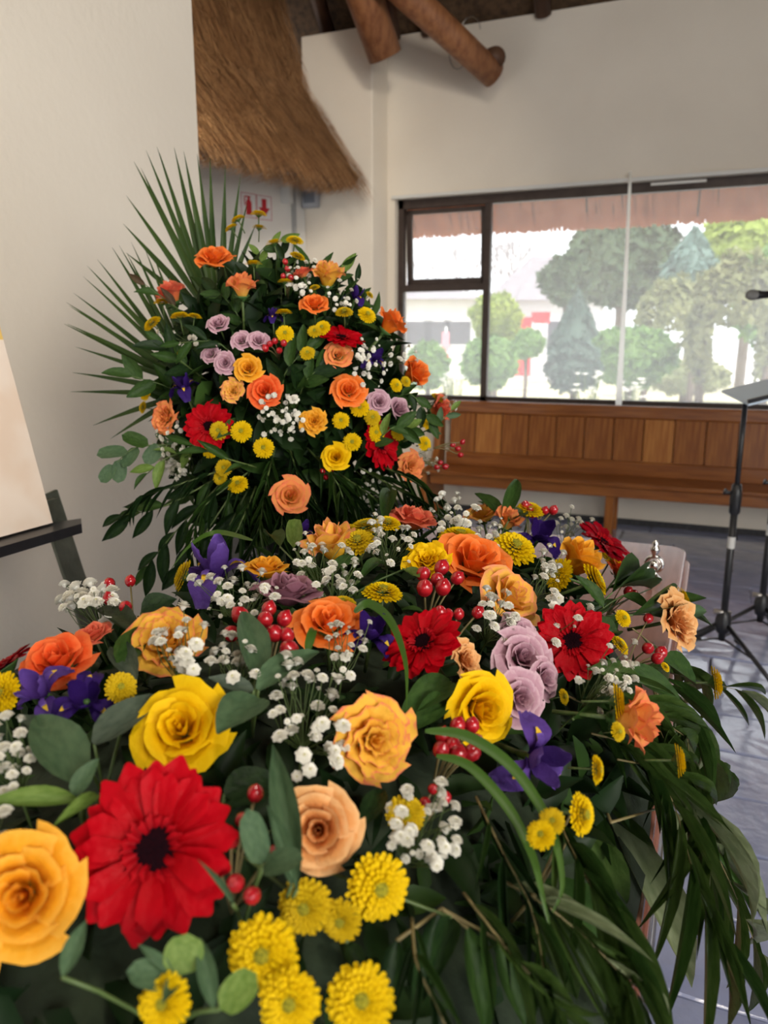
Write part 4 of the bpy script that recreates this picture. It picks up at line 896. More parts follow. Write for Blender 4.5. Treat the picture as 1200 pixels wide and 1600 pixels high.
IRISES = [
 ('f', 340, 905, 118, (-.1, .95, .3), 1, 'large violet iris on the skyline left of the golden rose', 'violet skyline iris'),
 ('f', 70, 1098, 98, (-.25, .6, .8), 1, 'left of the two dark irises in front of the red-orange rose', 'left front iris'),
 ('f', 138, 1110, 100, (.2, .5, .8), 0, 'right of the two dark irises in front of the red-orange rose', 'right front iris'),
 ('f', 576, 1005, 88, (.1, .7, .65), 0, 'deep purple iris between orange rose and middle red gerbera', 'purple middle iris'),
 ('f', 828, 1198, 125, (.35, .1, .9), 1, 'purple iris hanging below the clear yellow rose', 'drooping purple iris'),
 ('f', 838, 846, 78, (.1, .5, .8), 0, 'deep purple iris near the top right beside red berries', 'top right iris'),
 ('f', 474, 842, 44, (.2, .9, .3), 0, 'small dark iris on the skyline beneath the pedestal arrangement', 'small skyline iris'),
 ('b', 303, 606, 52, (-.2, .8, .5), 0, 'dark purple iris on the left side of the pedestal arrangement', 'left dark iris'),
 ('b', 546, 477, 38, (.3, .9, .2), 0, 'dark blue iris on the upper right outline of the arrangement', 'upper right iris'),
 ('b', 572, 566, 42, (.4, .5, .6), 0, 'dark iris between the right shoulder rose and the right flank rose', 'right side iris'),
 ('b', 430, 505, 30, (0, .9, .3), 0, 'small iris bud showing purple above the dark red berries', 'small centre iris'),
]
MUMS_T = [('f', x, y, w_, f, dm) for x, y, w_, f, dm in [
 (400, 1515, 112, (0, .35, 1), 0), (440, 1588, 98, (0, .25, 1), 0), (465, 1442, 86, (-.1, .2, 1), 1), (519, 1462, 66, (-.2, .1, 1), 1), (580, 1410, 102, (.3, .2, .95), 0), (548, 1582, 108, (.1, .5, .85), 0), (250, 1592, 84, (-.1, .4, .9), 0),
 (835, 1336, 62, (.75, .2, .65), 0), (770, 1372, 44, (-.3, .5, .75), 0), (788, 1350, 40, (-.1, .5, .75), 1), (862, 1266, 44, (.85, .1, .4), 0), (984, 1237, 50, (.93, .1, .3), 0), (903, 1157, 54, (.93, .1, .3), 0), (194, 1100, 50, (.3, .4, .8), 1), (10, 1108, 66, (-.3, .3, .9), 0),
 (288, 918, 52, (-.85, .35, .3), 1), (595, 943, 64, (.1, .97, .3), 0), (716, 852, 68, (.1, .97, .3), 0), (800, 868, 72, (.25, .7, .6), 0), (862, 911, 56, (-.8, .35, .5), 0), (923, 920, 64, (.8, .4, .35), 0), (948, 880, 36, (.3, .8, .4), 0), (824, 806, 46, (.1, .85, .4), 0),
 (570, 838, 58, (-.2, .93, .3), 1), (558, 862, 58, (-.1, .75, .6), 1), (606, 832, 44, (.1, .9, .4), 0), (537, 846, 40, (-.4, .85, .3), 1), (963, 978, 30, (.4, .4, .7), 0), (957, 1020, 36, (.6, .6, .4), 0), (1058, 944, 44, (.85, .4, .3), 0), (1105, 1072, 52, (.93, .1, .3), 0),
 (622, 1296, 62, (.1, .3, .9), 1), (1025, 1052, 18, (.5, .5, .5), 0), (1012, 1076, 18, (.5, .5, .5), 0), (532, 962, 44, (0, .95, .3), 1), (898, 1204, 30, (.5, .3, .7), 1), (868, 1105, 26, (.7, .3, .5), 1)]]
MUMS_T += [('b', x, y, w_, f, dm) for x, y, w_, f, dm in [
 (381, 371, 24, (-.4, .85, .3), 0), (410, 364, 26, (.1, .9, .4), 0), (372, 384, 22, (-.5, .8, .3), 0), (411, 385, 22, (.1, .9, .3), 1), (405, 436, 25, (0, .95, .3), 0), (431, 408, 26, (-.2, .9, .35), 0), (459, 405, 28, (.2, .8, .6), 0), (464, 427, 26, (.4, .8, .4), 0),
 (264, 517, 32, (-.5, .6, .6), 0), (305, 507, 30, (-.1, .93, .35), 0), (326, 508, 22, (.2, .9, .3), 0), (280, 487, 28, (0, .93, .35), 0), (301, 558, 22, (-.3, .3, .8), 1), (448, 533, 28, (.1, .2, 1), 0), (446, 503, 26, (0, .95, .3), 0), (447, 461, 22, (0, .95, .3), 0), (497, 525, 26, (-.2, .3, .9), 0), (526, 503, 28, (0, .7, .6), 1), (557, 507, 30, (.4, .4, .8), 0), (478, 560, 24, (0, .3, .9), 1),
 (487, 530, 22, (0, .3, .9), 1), (548, 636, 30, (.0, .2, 1), 0), (565, 650, 26, (.1, .2, 1), 1), (523, 654, 27, (0, .1, 1), 0), (538, 684, 29, (0, .1, 1), 0), (570, 671, 29, (.1, .1, 1), 0), (597, 605, 22, (.5, .2, .8), 0), (637, 688, 25, (.5, .1, .8), 0), (600, 672, 24, (.4, .2, .8), 1), (640, 660, 22, (.6, .3, .6), 0), (656, 622, 22, (.5, .7, .4), 1), (560, 480, 14, (.6, .5, .5), 1),
 (347, 693, 31, (-.1, .05, 1), 0), (358, 668, 30, (-.1, .1, 1), 1), (389, 669, 34, (0, .1, 1), 0), (419, 692, 33, (.05, .1, 1), 0), (365, 720, 27, (0, .1, 1), 1), (360, 735, 22, (0, -.1, 1), 1), (384, 742, 33, (0, .5, .8), 0), (256, 617, 22, (-.5, .2, .8), 0), (252, 636, 20, (-.7, .1, .6), 1), (610, 600, 18, (.5, .2, .8), 1), (486, 470, 18, (-.2, .7, .5), 1)]]
for t in ROSES: ANCH.append((t[1], t[2], t[8], t[0]))
for t in GERBS+IRISES: ANCH.append((t[1], t[2], t[7], t[0]))
for w_, px, py, wp, colr, kd, f, lb, ref in ROSES: rose(put(w_, px, py, wp, f, KD[kd], .5, .05 if 'side rose' in ref else .014 if w_ == 'f' else .12 if 'lone' in lb else .035), colr, kd, lb, 'roses'+GR[w_])
for w_, px, py, wp, f, dk, lb, ref in GERBS: gerbera(put(w_, px, py, wp, f, 1.98, .12, (.05 if 'profile' in ref else .02) if w_ == 'f' else .03), lb, 'gerberas'+GR[w_], dk)
for w_, px, py, wp, f, lt, lb, ref in IRISES: iris(put(w_, px, py, wp, f, 2.0, .5, .01 if w_ == 'f' else .025), lb, 'irises'+GR[w_], lt)
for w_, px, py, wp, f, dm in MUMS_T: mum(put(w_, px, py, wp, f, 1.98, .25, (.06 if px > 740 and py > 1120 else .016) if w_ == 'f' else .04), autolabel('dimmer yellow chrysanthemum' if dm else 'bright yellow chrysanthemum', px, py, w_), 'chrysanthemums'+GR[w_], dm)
# ---- red berries
def bp(pts, size, label, w_, root=None, lift=.022):
    cs = []
    for x, y in pts:
        p, n_, z = heap(x, y, w_); cs.append(p+n_*lift)
    cen = sum(cs, V())/len(cs); p, n_, z = heap(sum(a for a, b in pts)/len(pts), sum(b for a, b in pts)/len(pts), w_)
    berries(cs, cen-n_*.055-V((0, 0, .01)), size*z/FPX, label, 'berry sprigs'+GR[w_])
bp([(378, 996), (363, 1025), (414, 1002), (443, 1000), (428, 1024), (446, 1027), (449, 1050), (420, 985)], 27, 'red berry sprig above the pair of grey-green eucalyptus leaves', 'f')
bp([(655, 925), (683, 914), (706, 930), (656, 948), (676, 934), (684, 946)], 24, 'red berry sprig below the small crinkled yellow rose', 'f')
bp([(676, 1180), (698, 1164), (720, 1163), (726, 1188), (718, 1205), (697, 1208), (672, 1202), (690, 1196)], 27, 'glossy ring of red berries below the clear yellow rose', 'f')
bp([(390, 1290), (370, 1332), (352, 1362), (416, 1380), (380, 1446), (318, 1350), (357, 1428)], 26, 'red berry sprig overlapping the largest red gerbera', 'f', lift=.03)
bp([(183, 937), (214, 934), (205, 980), (182, 966)], 20, 'red berries among white florets near the easel leg', 'f')
bp([(690, 988), (706, 988), (735, 984), (678, 986)], 19, 'dark red berries above the middle red gerbera', 'f')
bp([(816, 807), (828, 822), (822, 812), (845, 815), (858, 814)], 14, 'small red berries below the topmost yellow chrysanthemum', 'f')
bp([(995, 982), (1006, 1045), (1012, 1036), (992, 1030)], 18, 'red berries under the buff side rose', 'f')
bp([(960, 926), (966, 940), (975, 945)], 14, 'red berries between the lid and the leaf spray', 'f')
bp([(672, 1240), (692, 1254), (660, 1262)], 18, 'dark red berries deep above the low white florets', 'f', lift=.005)
bp([(427, 547), (440, 556), (434, 543), (446, 546), (421, 553)], 11, 'dark red berries beside the mauve roses on the pedestal', 'b', lift=.035)
bp([(687, 686), (680, 695), (684, 704), (672, 690)], 9, 'red berries sticking out over the pew at the far right', 'b', lift=.05)
bp([(660, 716), (668, 722), (655, 722)], 9, 'red berries low on the right flank of the pedestal arrangement', 'b', lift=.04)
bp([(500, 727), (504, 736), (511, 725)], 10, 'red berries just below the lemon lower rose', 'b', lift=.03)
bp([(450, 440), (444, 450), (455, 452), (447, 430)], 9, 'brownish red berries below the uppermost chrysanthemums', 'b', lift=.03)
# ---- baby's breath
def gp(px, py, rx, ry, n, fs, label, w_, lift=.03, single=True):
    r_ = random.Random(label); cs = []
    for k in range(n):
        a_ = r_.uniform(0, 6.28); q = math.sqrt(r_.random()); x, y = px+rx*q*math.cos(a_), py+ry*q*math.sin(a_)
        p, n_, z = heap(x, y, w_); cs.append(p+n_*(lift*r_.uniform(.3, 1.3)))
    p, n_, z = heap(px, py, w_)
    gyp(cs, p-n_*.05, fs*z/FPX*1.05, label, 'baby\'s breath'+GR[w_], single, n_)
gp(480, 1150, 62, 92, 46, 23, 'largest baby\'s breath cluster left of the ruffled yellow-pink middle rose', 'f')
gp(295, 1062, 50, 46, 24, 22, 'baby\'s breath in front of the ruffled rose near the easel', 'f', .035)
gp(150, 968, 48, 32, 32, 22, 'baby\'s breath beside the easel leg', 'f', .035)
gp(28, 1222, 46, 62, 30, 21, 'baby\'s breath at the left edge below the left front iris', 'f')
gp(5, 1335, 20, 22, 5, 26, 'few white florets at the left edge above the big golden corner rose', 'f')
gp(645, 1322, 56, 82, 40, 21, 'baby\'s breath right of the apricot buff rose', 'f')
gp(768, 985, 36, 42, 22, 18, 'baby\'s breath in front of the cream-pink rose above the mauves', 'f', .035)
gp(838, 935, 22, 60, 22, 16, 'baby\'s breath trailing down onto the right red gerbera', 'f', .035)
gp(862, 998, 24, 22, 8, 16, 'white florets lying on the right red gerbera', 'f', .04)
gp(908, 1105, 34, 42, 34, 16, 'baby\'s breath above the peach-coral side rose', 'f', .06)
gp(370, 955, 72, 40, 34, 17, 'baby\'s breath between violet skyline iris and red berries', 'f')
gp(505, 905, 48, 34, 24, 15, 'baby\'s breath around the cream rose in profile', 'f')
gp(530, 940, 40, 18, 24, 15, 'baby\'s breath right of the dusky mauve rose', 'f', .035)
gp(608, 870, 34, 44, 30, 14, 'baby\'s breath left of the small crinkled yellow rose', 'f')
gp(705, 822, 36, 30, 30, 13, 'baby\'s breath right of the coral skyline rose', 'f', .035)
gp(758, 862, 34, 22, 18, 13, 'baby\'s breath between largest deep orange rose and edge chrysanthemum', 'f')
gp(885, 836, 28, 24, 22, 11, 'baby\'s breath at the far top beside the bare lid', 'f')
gp(540, 1040, 32, 48, 20, 15, 'baby\'s breath below the orange rose beside the grass blade', 'f')
gp(372, 1065, 48, 40, 18, 20, 'baby\'s breath behind the pair of grey-green eucalyptus leaves', 'f')
for x, y, rx, ry, n in ((445, 650, 36, 34, 64), (470, 455, 20, 28, 26), (520, 480, 26, 18, 22), (578, 752, 28, 30, 34), (286, 688, 16, 30, 34), (290, 715, 30, 26, 50), (562, 575, 24, 36, 40), (302, 540, 26, 14, 12), (650, 712, 10, 22, 16), (668, 632, 14, 12, 10), (600, 570, 16, 24, 16), (545, 560, 14, 18, 14)):
    gp(x, y, rx, ry, n, 8, autolabel('small white baby\'s breath sprig', x, y, 'b'), 'b', .045, False)
# ---- large single-leaf sprigs on the coffin spray, each leaf from base to tip
def leafy(label, cat, w_, leaves, m, lift=.03, m2=None, name='eucalyptus_sprig'):
    p0, n0, z0 = heap(*leaves[0][0], w_); e = empty(name, label, cat, p0-n0*.04, 'leaf sprigs'+GR[w_]); r_ = random.Random(label); mb = MB()
    for i, (b_, t_, wd, kd) in enumerate(leaves):
        pb_, nb, zb = heap(*b_, w_); pt, nt, zt_ = heap(*t_, w_); pb_ = pb_+nb*lift*.6; pt = pt+nt*lift*r_.uniform(.9, 1.3)
        mb.tube(arc_pts(V((0, 0, 0)), pb_-e.location, .004, 4), .0013, 5)
        leaf_at(e, pb_, pt, (nb+(CAM-pb_).normalized()*.8+V((r_.uniform(-.4, .4), r_.uniform(-.4, .4), .1))), wd*(zb+zt_)/2/FPX, kd, m2 if m2 and i % 3 == 2 else m, idx=i)
    ob('stem', mb.mesh('stem'), stem_green, e)
    return e
leafy('pair of broad grey-green eucalyptus leaves in the middle of the spray', 'leaf sprig', 'f', [((398, 1090), (385, 1000), 52, 'ovate'), ((402, 1108), (490, 1058), 50, 'ovate'), ((394, 1108), (326, 1106), 30, 'ovate'), ((402, 1120), (338, 1200), 70, 'ovate')], leaf_euc, m2=leaf_euc2)
leafy('single broad eucalyptus leaf between the left baby\'s breath and the open yellow front rose', 'leaf sprig', 'f', [((128, 1258), (72, 1160), 78, 'ovate'), ((120, 1275), (160, 1250), 30, 'ovate')], leaf_euc)
leafy('dark grey-green leaves behind the open yellow front rose', 'leaf sprig', 'f', [((150, 1180), (255, 1112), 56, 'ovate'), ((215, 1080), (180, 1020), 40, 'ovate'), ((130, 1200), (40, 1150), 44, 'ovate')], leaf_euc2, .016)
leafy('two long olive leaves above the big golden corner rose', 'leaf sprig', 'f', [((128, 1278), (-10, 1306), 34, 'lance'), ((158, 1270), (98, 1336), 22, 'lance')], leaf_light, .025, leaf_mid)
leafy('long pointed green leaf overlapping the apricot buff rose', 'leaf sprig', 'f', [((448, 1430), (412, 1236), 42, 'lance'), ((440, 1425), (402, 1340), 26, 'lance')], leaf_euc, .045)
leafy('small round eucalyptus leaves right of the largest red gerbera', 'leaf sprig', 'f', [((396, 1398), (366, 1366), 40, 'round'), ((398, 1402), (432, 1436), 40, 'round'), ((352, 1460), (300, 1438), 10, 'lance')], leaf_euc, .05)
leafy('round blue-green eucalyptus leaves below the largest red gerbera', 'leaf sprig', 'f', [((270, 1556), (196, 1558), 44, 'round'), ((265, 1550), (215, 1520), 20, 'lance'), ((275, 1550), (285, 1506), 60, 'round'), ((268, 1556), (246, 1610), 22, 'lance'), ((326, 1600), (304, 1500), 30, 'lance'), ((335, 1600), (385, 1560), 50, 'round'), ((100, 1555), (138, 1480), 30, 'lance')], leaf_euc, .028, leaf_light)
leafy('dark glossy leaves at the very top near the pew', 'leaf sprig', 'f', [((782, 826), (738, 796), 24, 'lance'), ((782, 826), (806, 768), 24, 'ovate'), ((780, 822), (745, 812), 16, 'lance'), ((790, 830), (818, 822), 20, 'ovate')], leaf_mid, .03)
leafy('green leaves fanning over the bare coffin lid', 'leaf sprig', 'f', [((945, 940), (988, 908), 30, 'lance'), ((975, 975), (1050, 945), 36, 'lance'), ((1000, 972), (1070, 975), 38, 'ovate'), ((1005, 930), (940, 935), 20, 'lance'), ((960, 945), (1000, 975), 24, 'lance'), ((1010, 960), (1085, 985), 40, 'lance'), ((930, 965), (880, 930), 26, 'lance'), ((1010, 965), (1072, 945), 34, 'lance')], leaf_mid, .03, leaf_euc)
leafy('broad dark leaf under the middle red gerbera', 'leaf sprig', 'f', [((700, 1075), (620, 1135), 54, 'ovate'), ((690, 1100), (640, 1150), 40, 'ovate')], leaf_mid, .012)
leafy('dark leaves below the apricot buff rose', 'leaf sprig', 'f', [((350, 1250), (440, 1230), 70, 'ovate'), ((560, 1300), (600, 1235), 36, 'lance'), ((540, 1480), (560, 1540), 30, 'lance'), ((700, 1440), (660, 1560), 40, 'willow')], leaf_dark, .008)
leafy('olive and cream leaves among white florets at the top centre', 'leaf sprig', 'f', [((520, 900), (560, 905), 24, 'ovate'), ((560, 925), (600, 895), 18, 'lance'), ((630, 905), (648, 935), 24, 'ovate'), ((600, 830), (612, 778), 26, 'ovate'), ((440, 870), (425, 845), 28, 'round'), ((460, 872), (465, 848), 26, 'round')], leaf_mid, .022, leaf_light)
leafy('broad green leaves round the buff side rose', 'leaf sprig', 'f', [((1020, 1040), (1070, 1080), 44, 'ovate'), ((900, 1010), (960, 1000), 30, 'lance'), ((905, 1060), (990, 1090), 36, 'lance'), ((960, 1060), (1040, 1115), 44, 'ovate'), ((880, 1140), (960, 1120), 30, 'lance')], leaf_mid, .025, leaf_willow)
leafy('dark leaves at the left edge above the red-orange rose', 'leaf sprig', 'f', [((215, 1010), (160, 975), 40, 'ovate'), ((225, 975), (280, 960), 44, 'lance'), ((190, 1060), (228, 1010), 44, 'ovate')], leaf_dark, .02, leaf_mid)
# ---- grass blades arching over the spray
def blade(label, pts, wp, lift, m=blade_green):
    P = []
    for i, (x, y) in enumerate(pts):
        p, n_, z = heap(x, y, 'f'); P.append(p+n_*lift*math.sin(math.pi*min(1, .25+i/(len(pts)-1)*.6))); zz = z; nn_ = n_
    q = []
    for i in range(len(P)-1):
        a_, b_, c_, d_ = P[max(i-1, 0)], P[i], P[i+1], P[min(i+2, len(P)-1)]
        for k in range(5): t = k/5; q.append(.5*((2*b_)+(c_-a_)*t+(2*a_-5*b_+4*c_-d_)*t*t+(3*b_-a_-3*c_+d_)*t**3))
    q.append(P[-1]); n = len(q); hw = wp*zz/FPX/2; org = q[0]; mb = MB(); vs = []
    for i in range(n):
        t = (q[min(i+1, n-1)]-q[max(i-1, 0)]).normalized(); f_ = (CAM-q[i]).normalized()*.9+nn_*.3; sd = t.cross(f_).normalized(); v = i/(n-1); w_ = hw*(math.sin(math.pi*(.03+.96*v)**.62)**1.1); nn2 = sd.cross(t)
        vs += [q[i]-org-sd*w_+nn2*w_*.3, q[i]-org, q[i]-org+sd*w_+nn2*w_*.3]
    mb.add(vs, [(i*3+k, i*3+k+1, i*3+4+k, i*3+3+k) for i in range(n-1) for k in (0, 1)])
    tag(ob('grass_blade', mb.mesh('grass_blade'), m, loc=org), label, 'grass blade', 'grass blades in the coffin spray')
blade('curved green blade arching over the purple middle iris', [(548, 992), (568, 990), (598, 1020), (620, 1075), (626, 1135)], 17, .035)
blade('upper of two long blades arching below the red berry ring', [(640, 1192), (690, 1212), (750, 1262), (800, 1340), (826, 1420), (820, 1462)], 20, .05)
blade('lower of two long blades arching below the red berry ring', [(660, 1220), (700, 1245), (750, 1310), (785, 1380), (808, 1440), (840, 1500)], 18, .04)
blade('narrow blade bending left over the skyline beside the violet iris', [(400, 868), (350, 862), (310, 878), (272, 905)], 9, .03)
blade('short blades in front of the orange rose beside its stem', [(476, 1050), (484, 1030), (492, 1008)], 14, .03)
# ---- long willow sprays trailing over the near and right side
def wsp(label, path, n, size, asp, m, m2=None, group='trailing sprays on the right of the coffin', spread=.55, droop=.5, kind='willow', two_d=None, name='willow_spray', r=.0010):
    pts = []
    for x, y, z in path:
        if z is None: p, n_, zz = heap(x, y, 'f'); pts.append(p+n_*.004)
        else:
            p, n_, zz = heap(x, y, 'f'); C_, S_ = HEAPS['f']; d_ = p-C_
            inside = (d_.x/S_.x)**2+(d_.y/S_.y)**2+(d_.z/S_.z)**2 < 1.02
            pts.append(at(x, y, min(z, zz-.03) if inside else z))
    q = []
    for i in range(len(pts)-1):
        a_, b_, c_, d_ = pts[max(i-1, 0)], pts[i], pts[i+1], pts[min(i+2, len(pts)-1)]
        for k in range(4): t = k/4; q.append(.5*((2*b_)+(c_-a_)*t+(2*a_-5*b_+4*c_-d_)*t*t+(3*b_-a_-3*c_+d_)*t**3))
    q.append(pts[-1]); mid = q[len(q)//2]
    return sprig(name, label, 'leaf spray', q, n, kind, m, size, asp, group, ((CAM-mid).normalized()*.75+V((.25, -.1, .35))).normalized(), spread, m2, .1, r, droop, stem_mat=twig)
WS = [
 ('willow spray reaching furthest right toward the music stand', [(985, 985, None), (1050, 1030, 1.28), (1110, 1065, 1.30), (1160, 1080, 1.32)], 9, .085, .10),
 ('willow spray falling past the edge-on chrysanthemum nearest the floor', [(960, 1040, None), (1040, 1065, 1.2), (1070, 1130, 1.16), (1082, 1250, 1.1), (1086, 1290, 1.08)], 9, .10, .12),
 ('willow spray fanning over the slate floor at mid height', [(930, 1080, None), (1000, 1110, 1.12), (1070, 1150, 1.1), (1130, 1200, 1.08)], 10, .095, .13),
 ('willow spray with long leaves dropping beside the steel trolley leg', [(920, 1150, None), (990, 1170, 1.02), (1050, 1250, .98), (1085, 1370, .95), (1125, 1470, .93)], 12, .11, .14),
 ('outermost willow spray hanging low over the floor', [(960, 1190, None), (1040, 1210, 1.05), (1100, 1300, 1.02), (1150, 1400, 1.0), (1185, 1490, .98)], 11, .105, .12),
 ('willow spray sweeping down below the drooping purple iris', [(860, 1270, None), (900, 1340, .74), (950, 1440, .72), (980, 1540, .70)], 11, .115, .15),
 ('willow spray in the lower middle pointing right', [(780, 1380, None), (860, 1420, .64), (940, 1490, .64), (1010, 1570, .66)], 11, .105, .15),
 ('willow spray crossing the bottom edge right of the chrysanthemums', [(720, 1400, None), (790, 1480, .58), (860, 1560, .58), (910, 1640, .58)], 10, .10, .14),
 ('willow spray under the buff side rose', [(900, 1040, None), (960, 1060, 1.08), (1020, 1120, 1.06), (1050, 1190, 1.04)], 10, .085, .14),
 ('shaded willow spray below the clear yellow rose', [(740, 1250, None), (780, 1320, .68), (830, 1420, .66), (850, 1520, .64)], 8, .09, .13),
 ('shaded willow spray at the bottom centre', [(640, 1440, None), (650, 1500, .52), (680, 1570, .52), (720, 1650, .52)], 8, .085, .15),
 ('willow spray between peach-coral rose and right red gerbera', [(880, 1090, None), (950, 1120, .98), (1010, 1170, .97), (1060, 1170, .98)], 9, .085, .13),
]
def straps(label, leaves, m, m2=None, kind='willow'):
    e = empty('strap_leaf_sprig', label, 'leaf spray', heap(*leaves[0][0], 'f')[0], 'trailing sprays on the right of the coffin'); mb = MB()
    for i, (b_, t_, zb, zt_, wd) in enumerate(leaves):
        B, T = at(*b_, zb), at(*t_, zt_); mb.tube([V((0, 0, 0)), B-e.location], .0014, 5)
        leaf_at(e, B, T, (CAM-B).normalized()+V((.3, -.1, .35+.2*(i % 3))), wd*zb/FPX, kind, m2 if m2 and i % 2 else m, idx=i)
    ob('stem', mb.mesh('stem'), twig, e)
straps('broad pale strap leaves catching light in front of the trolley leg', [((955, 1285), (1100, 1560), .80, .86, 62), ((945, 1262), (1040, 1400), .82, .86, 34), ((1040, 1260), (1112, 1420), .92, .94, 30)], leaf_willow2, leaf_willow)
straps('long bright green leaves sweeping to the bottom edge', [((835, 1400), (1010, 1640), .60, .62, 52), ((820, 1380), (1000, 1500), .62, .70, 70), ((900, 1290), (985, 1470), .72, .76, 60), ((905, 1240), (950, 1440), .76, .78, 56), ((800, 1440), (930, 1600), .58, .62, 44)], leaf_willow, leaf_mid)
straps('dark long leaves hanging over the shaded bottom centre', [((690, 1420), (640, 1600), .52, .50, 46), ((730, 1450), (770, 1640), .52, .50, 44), ((620, 1470), (600, 1610), .48, .46, 40), ((780, 1470), (830, 1620), .54, .52, 46)], leaf_dark, leaf_mid)
straps('narrow leaves reaching right over the slate beside the chrysanthemum', [((1010, 1040), (1150, 1082), 1.2, 1.3, 20), ((1040, 1060), (1150, 1150), 1.18, 1.2, 14), ((1060, 1120), (1140, 1200), 1.12, 1.14, 26), ((1060, 1090), (1110, 1290), 1.14, 1.08, 24), ((1070, 1200), (1130, 1400), 1.08, 1.04, 22), ((1080, 1290), (1190, 1430), 1.02, 1.0, 22), ((1100, 1330), (1200, 1500), 1.0, .98, 16), ((1110, 1380), (1150, 1520), .98, .96, 20)], leaf_willow, leaf_mid)
for i, (lb, path, n, sz, asp) in enumerate(WS):
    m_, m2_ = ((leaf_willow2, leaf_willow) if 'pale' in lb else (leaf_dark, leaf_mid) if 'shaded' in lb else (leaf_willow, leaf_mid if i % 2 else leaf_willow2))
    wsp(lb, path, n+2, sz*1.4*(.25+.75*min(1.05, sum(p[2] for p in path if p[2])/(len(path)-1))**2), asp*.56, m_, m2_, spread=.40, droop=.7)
# ---- deep bed of filler leaves (nobody could count them) and the foam under each heap
def bed(w_, n, seed, size, m, name, label, lo, kinds, zmin=None, org=None, shrink=.95):
    C_, S_ = HEAPS[w_]; r_ = random.Random(seed); mb = MB()
    for k in range(n):
        a_ = r_.uniform(0, 6.28); cz = r_.uniform(lo, 1); s_ = math.sqrt(1-cz*cz); d_ = V((s_*math.cos(a_), s_*math.sin(a_), cz))
        if w_ == 'f' and d_.x > .35 and d_.z < .62: continue
        p = C_+V((d_.x*S_.x, d_.y*S_.y, d_.z*S_.z))*(shrink*r_.uniform(.92, 1.0)); n_ = V((d_.x/S_.x, d_.y/S_.y, d_.z/S_.z)).normalized()
        t = (n_*r_.uniform(.1, .8)+V((r_.uniform(-1, 1), r_.uniform(-1, 1), r_.uniform(-1, .6)))).normalized(); z = (n_+V((r_.uniform(-.6, .6), r_.uniform(-.6, .6), r_.uniform(-.6, .6)))); z = (z-t*z.dot(t)).normalized()
        L = size*r_.uniform(.6, 1.25); M = Matrix.Translation(p) @ Matrix((t.cross(z)*L*.42, t*L, z*L)).transposed().to_4x4(); me = LEAF[r_.choice(kinds)][r_.randrange(3)]
        q = MB(); nv = [M @ V(me.vertices[j*5+i].co) for j in (0, 2, 4, 6, 8) for i in (0, 2, 4)]
        mb.add(nv, [(j*3+i, j*3+i+1, j*3+4+i, j*3+3+i) for j in range(4) for i in (0, 1)])
    return mb
fo = empty('coffin_spray_base', 'dark green foam and leaf bed under the coffin spray flowers', 'flower base', HEAPS['f'][0]); inv = Matrix.Translation(-HEAPS['f'][0])
def foam(w_, k, parent, zcut):
    C_, S_ = HEAPS[w_]; pr = [(math.cos(t)*k, math.sin(t)*k) for t in [zcut+(math.pi/2-zcut)*i/14 for i in range(15)]]
    mb = MB().lathe([(0, pr[0][1])]+pr, 40); mb.v = [(x*S_.x, y*S_.y, z*S_.z) for x, y, z in mb.v]; ob('foam', mb.mesh('foam'), moss, parent)
foam('f', .86, fo, .40)
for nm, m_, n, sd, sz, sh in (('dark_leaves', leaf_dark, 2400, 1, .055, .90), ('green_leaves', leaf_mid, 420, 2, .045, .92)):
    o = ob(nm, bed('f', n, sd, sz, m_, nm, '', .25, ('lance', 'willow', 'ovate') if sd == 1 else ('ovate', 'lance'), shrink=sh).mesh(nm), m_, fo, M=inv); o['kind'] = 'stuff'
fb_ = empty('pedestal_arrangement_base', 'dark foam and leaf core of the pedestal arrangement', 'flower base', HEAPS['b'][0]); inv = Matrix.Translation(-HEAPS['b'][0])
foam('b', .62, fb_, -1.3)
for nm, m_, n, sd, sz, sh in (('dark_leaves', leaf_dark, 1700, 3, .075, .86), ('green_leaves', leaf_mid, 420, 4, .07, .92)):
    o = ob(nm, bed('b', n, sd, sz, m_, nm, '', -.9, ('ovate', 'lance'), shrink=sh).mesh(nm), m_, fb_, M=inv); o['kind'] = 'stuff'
# ---- pedestal stand
bc_ = HEAPS['b'][0]
pd = empty('flower_pedestal', 'black pedestal stand carrying the tall flower arrangement', 'pedestal', V((bc_.x, bc_.y, 0)))
hp = bc_.z-.30
ob('pole', MB().tube([(0, 0, .03), (0, 0, hp)], .022, 14).mesh('pole'), black_metal, pd)
ob('bowl', MB().lathe([(0, hp-.02), (.06, hp-.02), (.10, hp+.05), (.12, hp+.14), (.105, hp+.14), (0, hp+.06)], 24).mesh('bowl'), black_metal, pd)
ob('base', MB().lathe([(0, .0), (.12, 0), (.12, .02), (.05, .045), (.022, .09)], 28).mesh('base'), black_metal, pd)
